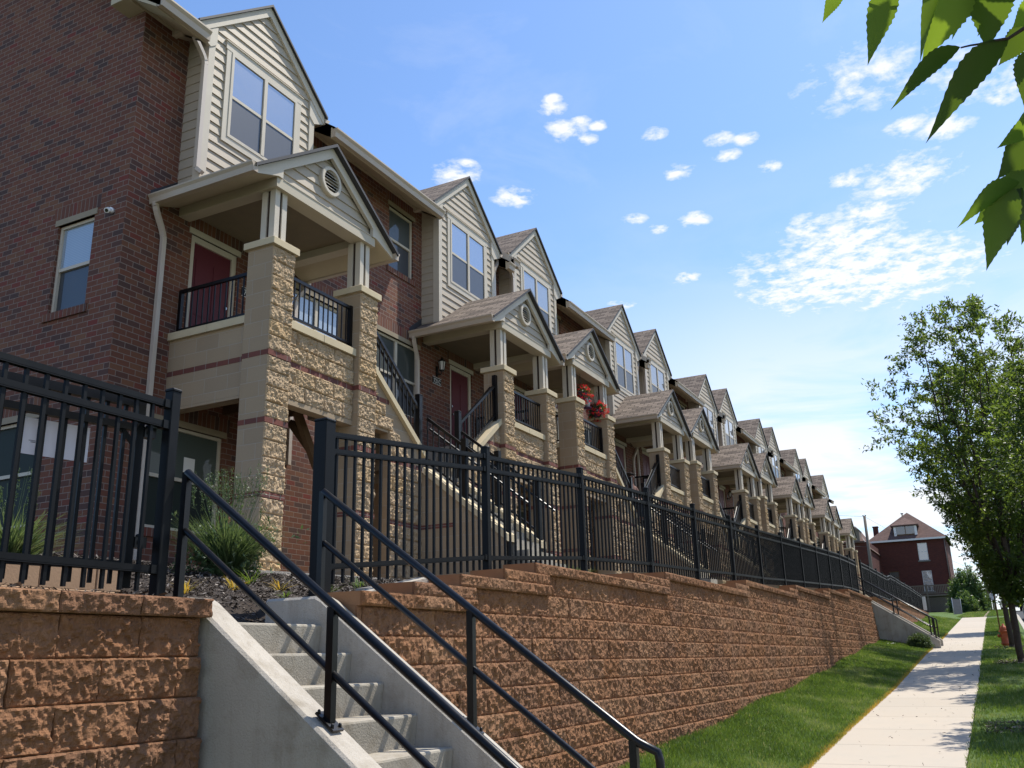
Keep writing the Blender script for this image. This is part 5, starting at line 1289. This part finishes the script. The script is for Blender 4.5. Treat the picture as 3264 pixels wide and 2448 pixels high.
# ================================================================ on the lawn by the kerb
hx, hy = 34.5, .02; hz = float(gz(hx)) - .03
hr = empty('fire_hydrant', (hx, hy, hz), 'faded orange fire hydrant on the grass beside the sidewalk', 'hydrant')
mb = MB(); mb.lathe([(.16, 0), (.16, .03), (.115, .035), (.115, .10), (.15, .105), (.15, .135), (.105, .14), (.108, .48), (.155, .485), (.155, .52), (.12, .525)], (0, 0, 0), 18); mb.build('barrel', M['hydrant_paint'], hr)
mb = MB(); mb.lathe([(.125, .525), (.12, .56), (.10, .62), (.06, .67), (.035, .68), (.035, .73), (.02, .735)], (0, 0, 0), 18); mb.build('bonnet', M['hydrant_paint'], hr)
for dx, dy, r in ((-1, 0, .075), (0, 1, .055), (0, -1, .055)):
    mb = MB(); q = lambda t, dx=dx, dy=dy: (dx * t, dy * t, .36); mb.tube([q(.09), q(.15)], r * .75, 12); mb.tube([q(.15), q(.19)], r, 12); mb.tube([q(.19), q(.215)], r * .3, 5); mb.build('outlet_cap', M['hydrant_paint'], hr)
mk = MB(); mk.tube([(0, 0, 0), (.03, .01, 2.4)], .022, 8); mo = tag(mk.build('marker_post', M['dark_wood']), 'thin dark post standing just behind the fire hydrant', 'post'); mo.location = (35.0, .12, hz)
for k, (x, y, lb) in enumerate(((37.4, 3.45, 'crumpled white litter on the lawn corner by the far steps'),)):
    mb = MB(); nq = 5
    for i in range(nq):
        a = i * .22; z0, z1 = .05 + .03 * math.sin(i * 2.1), .05 + .03 * math.sin((i + 1) * 2.1); mb.face([(a, 0, z0), (a + .22, .02, z1), (a + .2, .16 - .02 * i, z1 + .02), (a, .15, z0 + .015)])
    o = tag(mb.build('litter', M['paper']), lb, 'litter'); o.location = (33.3 if k == 0 else x, y, float(lawn_z(33.3 if k == 0 else x, y)) + .01); o.rotation_euler = (0, 0, R(-60)); o.scale = (.26, .22, .3)

# ================================================================ on the porches
def basket(x, y, z, label):
    b = empty('hanging_basket', (x, y, z), label, 'flower basket', 'hanging flower baskets'); mb = MB()
    mb.lathe([(.07, -.17), (.13, -.10), (.155, 0), (.165, .01)], (0, 0, 0), 14); mb.build('pot', M['purple_pot'], b)
    for k in range(3): a = k * 2.094; w = MB(); w.tube([(.15 * math.cos(a), .15 * math.sin(a), 0), (0, 0, .42)], .003, 4); w.build('hanger_wire', M['wire'], b)
    w = MB(); w.tube([(0, 0, .42), (.02, 0, .46), (0, 0, .49), (-.02, 0, .47)], .004, 5); w.build('hook', M['black_metal'], b)
    g = unit(rng.normal(0, 1, (260, 3))); P = g * rng.random((260, 1)) ** .35 * np.array([.25, .25, .20]) + np.array([0, 0, -.01]); foliage('foliage', np.stack([P * .9, P + g * .03], 1), 8, .02, 'shrub_leaf', b, .02)
    g = unit(rng.normal(0, 1, (170, 3))); P = g * rng.uniform(.85, 1.1, (170, 1)) * np.array([.26, .26, .22]) + np.array([0, 0, -.02]); foliage('flowers', np.stack([P, P + g * .012], 1), 10, .018, 'flower', b, .018, 0)
    return b
basket(19.33, 8.02, 5.93, 'hanging basket of red flowers, the higher one nearest the camera')
basket(20.35, 8.02, 5.74, 'hanging basket of red flowers, the lower one beside the far post')
la = empty('lantern', (19.95, 8.12, 5.86), 'small lantern hanging between the two flower baskets', 'lantern'); mb = MB(); mb.lathe([(.095, .12), (.06, .17), (.015, .20), (.006, .46)], (0, 0, 0), 12); mb.build('lantern_cap', M['purple_pot'], la); mb = MB(); mb.lathe([(.11, -.13), (.10, -.105), (.02, -.10)], (0, 0, 0), 12); mb.build('lantern_base', M['purple_pot'], la)
mb = MB(); mb.lathe([(.06, -.10), (.085, .115)], (0, 0, 0), 12); mb.build('lamp_glass', M['lamp_glass'], la)

# a person sitting on a chair on the shared landing of the second house
def skin_body(name, verts, edges, radii, m, parent, root=0, sub=2):
    me = bpy.data.meshes.new(name); me.from_pydata(verts, edges, []); o = bpy.data.objects.new(name, me); COL.objects.link(o)
    sk = o.modifiers.new('skin', 'SKIN'); sk.use_smooth_shade = True
    for v, r in zip(me.skin_vertices[0].data, radii): v.radius = (r, r) if not isinstance(r, tuple) else r
    me.skin_vertices[0].data[root].use_root = True
    ss = o.modifiers.new('sub', 'SUBSURF'); ss.levels = ss.render_levels = sub
    dg = bpy.context.evaluated_depsgraph_get(); nm = bpy.data.meshes.new_from_object(o.evaluated_get(dg)); bpy.data.objects.remove(o)
    nm.materials.clear(); nm.materials.append(m); nm.polygons.foreach_set('use_smooth', [True] * len(nm.polygons)); return link(name, nm, parent)
def person(loc, yaw):
    p = empty('person', loc, 'person in a dark tank top sitting on the landing, hands on the knees', 'person'); p.rotation_euler = (0, 0, yaw)
    # faces local -Y; seat height .45
    V = [(0, 0, .52), (0, -.01, .68), (0, .0, .88), (0, .01, 1.02), (0, -.01, 1.10), (0, -.03, 1.18), (0, -.045, 1.26), (0, -.04, 1.335)]; r = [(.17, .13), (.15, .11), (.18, .12), (.12, .08), (.055, .06), (.068, .075), (.080, .095), (.06, .075)]; E = [(i, i + 1) for i in range(7)]
    def chain(start, pts, rs):
        k = start
        for q, rr in zip(pts, rs): V.append(q); r.append(rr); E.append((k, len(V) - 1)); k = len(V) - 1
        return k
    for s in (-1, 1):
        k = chain(3, [(s * .17, .01, 1.00), (s * .24, -.06, .80), (s * .235, -.10, .74), (s * .15, -.30, .66), (s * .09, -.36, .64), (s * .065, -.41, .625)], [.062, .048, .046, .034, .028, .034])
        for j, (dx, l) in enumerate(((-.032, .07), (-.011, .08), (.011, .075), (.031, .06))): chain(k, [(V[k][0] + dx, V[k][1] - .045, V[k][2] - .012), (V[k][0] + dx * 1.1, V[k][1] - .045 - l * .6, V[k][2] - .035)], [.0095, .008])
        chain(k, [(V[k][0] - s * .035, V[k][1] - .02, V[k][2] - .005), (V[k][0] - s * .05, V[k][1] - .05, V[k][2] - .01)], [.011, .009])
        chain(0, [(s * .10, -.05, .53), (s * .13, -.42, .55), (s * .13, -.46, .50), (s * .13, -.44, .12), (s * .13, -.44, .06), (s * .135, -.56, .03)], [.095, .065, .062, .045, .042, .032])
    skin_body('body', V, E, r, M['skin'], p)
    # nose and ears are grown as small additions to the head
    f = MB(); f.tube([(0, -.105, 1.275), (0, -.135, 1.235), (0, -.118, 1.228)], [.010, .016, .008], 7)
    for s in (-1, 1): f.tube([(s * .078, -.03, 1.27), (s * .090, -.02, 1.24), (s * .078, -.03, 1.21)], [.012, .016, .008], 6)
    f.build('nose_and_ears', M['skin'], p) if False else None
    for s in (-1, 1): e = MB(); e.tube([(s * .074, -.035, 1.275), (s * .089, -.022, 1.245), (s * .076, -.035, 1.215)], [.010, .016, .008], 6); e.build('ear', M['skin'], p)
    f.v, f.f, f.m, f.uv, f.sm = [], [], [], [], []; f.tube([(0, -.112, 1.28), (0, -.142, 1.238), (0, -.120, 1.230)], [.010, .016, .008], 7); f.build('nose', M['skin'], p)
    for s in (-1, 1): e = MB(); e.lathe([(.002, -.006), (.011, 0), (.002, .006)], (s * .032, -.122, 1.275), 8); e.build('eye', M['lens_black'], p)
    e = MB(); e.bar((-.025, -.123, 1.195), (.025, -.123, 1.195), .008, .010); e.build('mouth', M['door_red'], p)
    skin_body('hair', [(0, -.01, 1.30), (0, -.035, 1.355), (0, .03, 1.29)], [(0, 1), (0, 2)], [.088, (.072, .085), .062], M['hair'], p)
    skin_body('tank_top', [(0, 0, .53), (0, -.01, .70), (0, 0, .86), (0, .005, .95)], [(0, 1), (1, 2), (2, 3)], [(.178, .138), (.162, .122), (.19, .132), (.14, .10)], M['tank_top'], p)
    tv = [(0, -.02, .52)]; te = []; tr = [(.185, .14)]
    for s in (-1, 1):
        k = 0
        for q, rr in (((s * .105, -.08, .54), .105), ((s * .13, -.42, .56), .078), ((s * .13, -.47, .50), .076), ((s * .13, -.45, .14), .062)): tv.append(q); tr.append(rr); te.append((k, len(tv) - 1)); k = len(tv) - 1
    skin_body('trousers', tv, te, tr, M['denim'], p)
    for s in (-1, 1): skin_body('shoe', [(s * .13, -.42, .05), (s * .135, -.58, .035)], [(0, 1)], [.055, .045], M['tyre'], p)
    return p
PX, PY, PZ = 22.74, 8.14, 3.19
person((PX, PY, PZ + .02), R(-25))
ch = empty('chair', (PX, PY + .02, PZ), 'plain dark chair under the seated person', 'chair'); ch.rotation_euler = (0, 0, R(-25))
mb = MB(); mb.cbox(-.22, .22, -.22, .22, .40, .435, .01); mb.build('seat', M['dark_wood'], ch); mb = MB(); mb.cbox(-.21, .21, .20, .225, .55, .88, .008); mb.build('backrest', M['dark_wood'], ch)
for sx in (-.19, .19):
    for sy in (-.19, .21): mb = MB(); mb.box(sx - .015, sx + .015, sy - .015, sy + .015, 0, .40 if sy < 0 else .86); mb.build('leg', M['black_metal'], ch)

# ================================================================ the end of the street
HX = 104.0; k13 = 1.3
hb = empty('brick_house', (HX + 5, 7.5, 3.3), 'old dark red brick house with hipped roof and white windows at the street end', 'house'); HO = -Vector(hb.location)
y0, y1, ez = 3.95, 11.25, 10.75; wins = [(5.72, 6.64, 8.55, 10.30), (5.66, 6.58, 5.45, 7.50), (8.72, 9.65, 6.3, 7.6)]
def hadd(mb, name, mats, par=None):
    o = mb.build(name, mats, par if par else hb)
    if not par: o.location = HO
    return o
mb = MB(); wall_holes(mb, 'x', HX, y0, y1, 4.9, ez, wins, .12); mb.face([(HX, y0, 4.9), (HX + 10, y0, 4.9), (HX + 10, y0, ez), (HX, y0, ez)]); mb.face([(HX, y1, 4.9), (HX, y1, ez), (HX + 10, y1, ez), (HX + 10, y1, 4.9)]); mb.face([(HX + 10, y0, 4.9), (HX + 10, y1, 4.9), (HX + 10, y1, ez), (HX + 10, y0, ez)])
mb.box(HX - .03, HX, y0, y1, 8.02, 8.14, 0); hadd(mb, 'wall', M['old_brick'])
mb = MB(); mb.box(HX - .02, HX + 10, y0 - .02, y1 + .02, 2.6, 4.9); hadd(mb, 'foundation', M['foundation'])
mb = MB(); ap = 14.05; cy = 7.46; e0, e1 = y0 - .25, y1 + .25; xe = HX - .3
def slope(mb, a, b, c, d=None):
    P = [a, b, c] + ([d] if d else []); mb.face(P, 0, [(p[0] * .6 + p[1], p[2] * 1.35) for p in P])
slope(mb, (xe, e1, ez), (xe, e0, ez), (HX + 4.2, cy, ap)); slope(mb, (xe, e0, ez), (HX + 10.3, e0, ez), (HX + 6, cy, ap), (HX + 4.2, cy, ap)); slope(mb, (HX + 10.3, e1, ez), (xe, e1, ez), (HX + 4.2, cy, ap), (HX + 6, cy, ap)); slope(mb, (HX + 10.3, e0, ez), (HX + 10.3, e1, ez), (HX + 6, cy, ap))
mb.prism([(8.0, 12.6), (10.0, 11.2), (10.9, 11.2), (10.9, 11.6), (9.6, 12.75), (8.2, 12.75)], 'x', HX + 5.5, HX + 9, 0)
rf = hadd(mb, 'roof', M['old_shingle'])
mb = MB(); mb.box(xe - .08, xe, e0 - .08, e1 + .08, ez - .16, ez + .02); mb.box(xe, HX + 10.3, e0 - .08, e0, ez - .16, ez + .02); hadd(mb, 'eave_gutter', M['white_paint'])
for j, (a, b, z0, z1) in enumerate(wins):
    w = (b - a) / 2; fr = window_frame(-w, w, z0, z1, 0, fw=.07).build('window' if j != 1 else 'door', M['white_paint' if j < 2 else 'dark_wood'], hb); fr.location = HO + Vector((HX + .05, (a + b) / 2, 0)); fr.rotation_euler = (0, 0, R(-90))
    panes(-w, w, z0, z1, 0, fw=.07, upper=True).build('pane', M['glass_blind' if j < 2 else 'glass_dark'], fr); panes(-w, w, z0, z1, 0, fw=.07, upper=False).build('pane', M['glass_blind' if j < 2 else 'glass_dark'], fr)
    sl_ = MB(); sl_.box(-w - .12, w + .12, -.14, -.05, z0 - .14, z0); sl_.build('sill', M['foundation'], fr)
    if j == 1:
        gb_ = MB()
        for t in range(9): gb_.box(-w + .04 + t * (2 * w - .08) / 8 - .014, -w + .04 + t * (2 * w - .08) / 8 + .014, -.05, -.03, z0, z1)
        gb_.build('bars', M['white_paint'], fr)
# dormer in the front slope
dz0, dz1, dya, dyb = 11.1, 12.3, 6.40, 8.86
mb = MB(); mb.box(HX + .35, HX + 3.2, dya + .1, dyb - .1, dz0 - .2, dz1); do = hadd(mb, 'dormer', M['dark_wood'])
mb = MB(); slope(mb, (HX + .1, dyb + .12, dz1), (HX + .1, dya - .12, dz1), (HX + 2.2, (dya + dyb) / 2, dz1 + .98)); slope(mb, (HX + .1, dya - .12, dz1), (HX + 3.2, dya - .12, dz1), (HX + 3.2, (dya + dyb) / 2, dz1 + .98), (HX + 2.2, (dya + dyb) / 2, dz1 + .98)); slope(mb, (HX + 3.2, dyb + .12, dz1), (HX + .1, dyb + .12, dz1), (HX + 2.2, (dya + dyb) / 2, dz1 + .98), (HX + 3.2, (dya + dyb) / 2, dz1 + .98)); mb.box(HX + .08, HX + 3.2, dya - .1, dyb + .1, dz1 - .12, dz1 - .001); mb.build('dormer_roof', M['old_shingle'], do)
mb = MB(); a, b = 6.73, 8.43
mb.face([(HX + .34, a, 11.35), (HX + .34, a, dz1 - .14), (HX + .34, b, dz1 - .14), (HX + .34, b, 11.35)]); mb.build('pane', M['glass_far'], do)
mb = MB(); mb.box(HX + .30, HX + .345, (a + b) / 2 - .03, (a + b) / 2 + .03, 11.35, dz1 - .14); mb.build('mullion', M['dark_wood'], do)
for u, v_ in ((6.46, 6.71), (8.45, 8.70)): mb = MB(); mb.box(HX + .28, HX + .34, u, v_, 11.2, dz1 - .15); mb.build('shutter', M['white_paint'], do)
mb = MB(); mb.box(HX + 3.0, HX + 3.7, 10.5, 11.0, 10.6, 12.6); mb.box(HX + 2.95, HX + 3.75, 10.45, 11.05, 12.6, 12.7); hadd(mb, 'chimney', M['old_brick'])
mb = MB(); mb.lathe([(.06, 0), (.06, .35), (.14, .36), (.14, .48), (.03, .55)], (HX + 4.1, 7.95, 13.55), 8); hadd(mb, 'vent_pipe', M['sign_back'])
# deck on posts with lattice below
dx0 = HX - 2.6
mb = MB(); mb.box(dx0, HX - .03, 3.9, 8.6, 4.82, 4.97); dk = hadd(mb, 'deck', M['grey_wood'])
mb = MB(); mb.box(dx0, dx0 + .12, 3.9, 8.6, 5.80, 5.90); mb.box(dx0 + .01, dx0 + .09, 3.9, 8.6, 5.05, 5.12)
for y in np.arange(4.05, 8.6, .15): mb.box(dx0 + .02, dx0 + .06, y - .04, y + .04, 5.12, 5.80)
mb.build('railing', M['grey_wood'], dk)
for y in (3.95, 6.2, 8.5): mb = MB(); mb.box(dx0 - .02, dx0 + .13, y - .07, y + .07, 2.8, 6.0); mb.build('post', M['grey_wood'], dk)
mb = MB()
for y in np.arange(3.2, 8.6, .17):
    for s in (-1, 1):
        a, b = (y, y + 1.3 * s); ya, yb = max(min(a, 8.5), 4.0), max(min(b, 8.5), 4.0); za = 3.4 + abs(ya - a); zb = 3.4 + abs(yb - a)
        if zb - za > .1: mb.bar((dx0 + .05 + .015 * s, ya, za), (dx0 + .05 + .015 * s, yb, min(zb, 4.72)), .012, .04)
mb.build('lattice', M['grey_wood'], dk)
mb = MB(); mb.tube([(HX - .06, y0 + .1, 5), (HX - .06, y0 + .1, ez - .2)], .05, 8); hadd(mb, 'downspout', M['grey_wood'])

d2 = empty('brick_house', (96, 11.5, 3.2), 'dark brick house half hidden between the townhouses and the utility pole', 'house'); O2 = -Vector(d2.location)
mb = MB(); mb.box(95, 105, 10.35, 17, 2.8, 9.9); o = mb.build('wall', M['old_brick'], d2); o.location = O2
mb = MB(); slope(mb, (94.7, 17.2, 9.9), (94.7, 10.6, 9.9), (99, 11.8, 11.9), (99, 16, 11.9)); slope(mb, (94.7, 10.2, 9.2), (105.3, 10.2, 9.2), (102, 11.8, 11.9), (98, 11.8, 11.9)); mb.box(94.66, 94.72, 10.6, 17.2, 9.82, 9.97); o = mb.build('roof', M['old_shingle'], d2); o.location = O2
mb = MB(); mb.box(94.9, 96.6, 11.05, 11.75, 9.9, 11.05); mb.prism([(11.0, 11.05), (11.8, 11.05), (11.4, 11.35)], 'x', 94.8, 97); o = mb.build('dormer', M['grey_wood'], d2); o.location = O2

def pole(name, x, y, z0, z1, r, label, arm=True):
    p = empty(name, (x, y, z0), label, 'utility pole'); mb = MB(); mb.tube([(0, 0, 0), (0, 0, z1 - z0)], [r, r * .72], 10); mb.build('shaft', M['pole_wood'], p)
    if arm:
        mb = MB(); mb.bar((0, -.9, z1 - z0 - .4), (0, .9, z1 - z0 - .4), .1, .12); mb.build('crossarm', M['pole_wood'], p) if arm == 2 else None
        for s in (-.1, .12): q = MB(); q.lathe([(.05, 0), (.07, .06), (.03, .14)], (0, s, z1 - z0), 8); q.build('insulator', M['sign_back'], p)
    return p
pole('utility_pole', 93, 10.15, 2.9, 12.1, .17, 'tall wooden utility pole left of the old brick house')
pole('utility_pole', 97.5, .86, 3.0, 11.0, .21, 'thick wooden utility pole at the top of the street, right of the cone')
pole('utility_pole', 99.5, .52, 3.05, 6.2, .11, 'short wooden post just right of the thick pole', False)
pole('utility_pole', 140, 3.2, 2.0, 10.4, .12, 'thin distant utility pole over the wild bush')
def wire(name, label, a, b, sag, r=.012):
    mb = MB(); mb.tube([tuple(Vector(a).lerp(Vector(b), t / 14) - Vector((0, 0, sag * 4 * (t / 14) * (1 - t / 14)))) for t in range(15)], r, 4, caps=False); tag(mb.build(name, M['wire']), label, 'wire', 'overhead wires')
wire('wire', 'overhead wire running right from the tall pole, behind the brick house', (93, 10.15, 12.05), (140, 3.2, 10.3), .3); wire('wire', 'overhead wire running left from the tall pole over the townhouse roofs', (93, 10.25, 12.05), (60, 30, 12.5), .4); wire('wire', 'overhead wire between the thick pole and the thin distant pole', (97.5, .86, 9.9), (140, 3.2, 10.2), .5)
wire('wire', 'lower overhead wire left of the tall pole', (93, 10.2, 9.2), (60, 30, 9.8), .3)
cn = empty('traffic_cone', (95, 1.2, float(gz(95)) - .02), 'small orange traffic cone at the foot of the thick pole', 'cone'); mb = MB(); mb.lathe([(.13, .03), (.03, .62)], (0, 0, 0), 12); mb.box(-.18, .18, -.18, .18, 0, .03); mb.build('cone_body', M['cone_orange'], cn); mb = MB(); mb.lathe([(.094, .26), (.071, .38)], (0, 0, 0), 12); mb.build('band', M['white_paint'], cn)
sg = empty('sign', (90, .45, float(gz(90))), 'back of a grey metal sign on a post near the top of the street', 'sign'); mb = MB(); mb.tube([(0, 0, 0), (0, 0, 2.0)], .03, 8); mb.build('post', M['sign_back'], sg); mb = MB(); mb.prism([(-.23, 1.05), (-.10, .90), (.10, .90), (.23, 1.05), (.23, 1.50), (-.23, 1.50)], 'x', -.02, -.01); mb.build('panel', M['sign_back'], sg)
gf = empty('fence', (88, 3.0, float(gz(88))), 'short grey slatted fence panel standing at the edge of the brick house lawn', 'fence'); mb = MB()
for i in range(9): mb.box(-1.2 + i * .3, -1.2 + i * .3 + .26, -.012, .012, .05, 1.45 + .04 * (i % 2))
mb.build('panel', M['fence_grey'], gf)
for x in (-1.25, 1.5): mb = MB(); mb.tube([(x, 0, -.1), (x, 0, 1.55)], .035, 8); mb.build('post', M['sign_back'], gf)
gf.rotation_euler = (0, 0, R(-14)); gf.location = (84, 3.12, float(gz(84)) - .22); gf.scale = (.8, .8, .95)
mbx = MB(); mbx.cbox(-.03, .03, -.10, .10, 0, .8, .003); o = tag(mbx.build('sign', M['paper']), 'pale notice tied to the end of the fence beyond the far steps', 'sign'); o.location = (62.2, 4.05, 2.15)

def car(loc, yaw, label, paint):
    c = empty('parked_car', loc, label, 'car'); c.rotation_euler = (0, 0, yaw)
    prof = [(-2.2, .35), (-2.25, .75), (-1.5, .92), (-.75, 1.38), (.9, 1.42), (1.75, .98), (2.2, .92), (2.25, .4)]
    mb = MB(); n = len(prof)
    rings = [[(x, s * w, z) for x, z in prof] for s, w in ((-1, .86), (1, .86))]
    rin = [[(x, s * (.86 if z < 1 else .66), z) for x, z in prof] for s in (-1, 1)]
    for i in range(n): j = (i + 1) % n; mb.face([rin[0][i], rin[0][j], rin[1][j], rin[1][i]][::-1])
    mb.face(rin[0][::-1] if False else rin[0]); mb.face(rin[1][::-1]); mb.build('body', paint, c)
    for nm, q in (('windscreen', [(-1.46, -.74, .95), (-1.46, .74, .95), (-.80, .62, 1.355), (-.80, -.62, 1.355)]), ('rear_window', [(1.68, .74, 1.02), (1.68, -.74, 1.02), (.96, -.62, 1.39), (.96, .62, 1.39)])):
        d = Vector((-.02 if nm == 'windscreen' else .02, 0, .02)); w = MB(); w.face([tuple(Vector(p) + d) for p in q]); w.build(nm, M['car_glass'], c)
    for s in (-1, 1):
        w = MB(); q = [(-1.2, s * .80, 1.0), (1.4, s * .80, 1.03), (.85, s * .68, 1.36), (-.75, s * .68, 1.34)]; w.face(q if s < 0 else q[::-1]); w.build('side_window', M['car_glass'], c)
        for x in (-1.4, 1.4):
            w = MB(); w.tube([(x, s * .70, .32), (x, s * .89, .32)], .32, 18); wo = w.build('wheel', M['tyre'], c); q = MB(); q.tube([(x, s * .885, .32), (x, s * .90, .32)], .19, 14); q.build('rim', M['chrome'], wo)
        h = MB(); h.cbox(-2.27, -2.18, s * .58 - .16, s * .58 + .16, .62, .76, .01); h.build('headlight', M['lamp_glass'], c); h = MB(); h.cbox(2.18, 2.27, s * .6 - .14, s * .6 + .14, .70, .86, .01); h.build('tail_light', M['door_red'], c)
    return c
car((98.5, -1.0, float(gz(98.5)) - .14), R(4), 'dark car parked at the top of the street, glimpsed past the hydrant', M['car_paint'])
car((62, -2.05, float(gz(62)) - .14), 0, 'dark car parked along the kerb behind the big tree trunk', M['car_paint'])
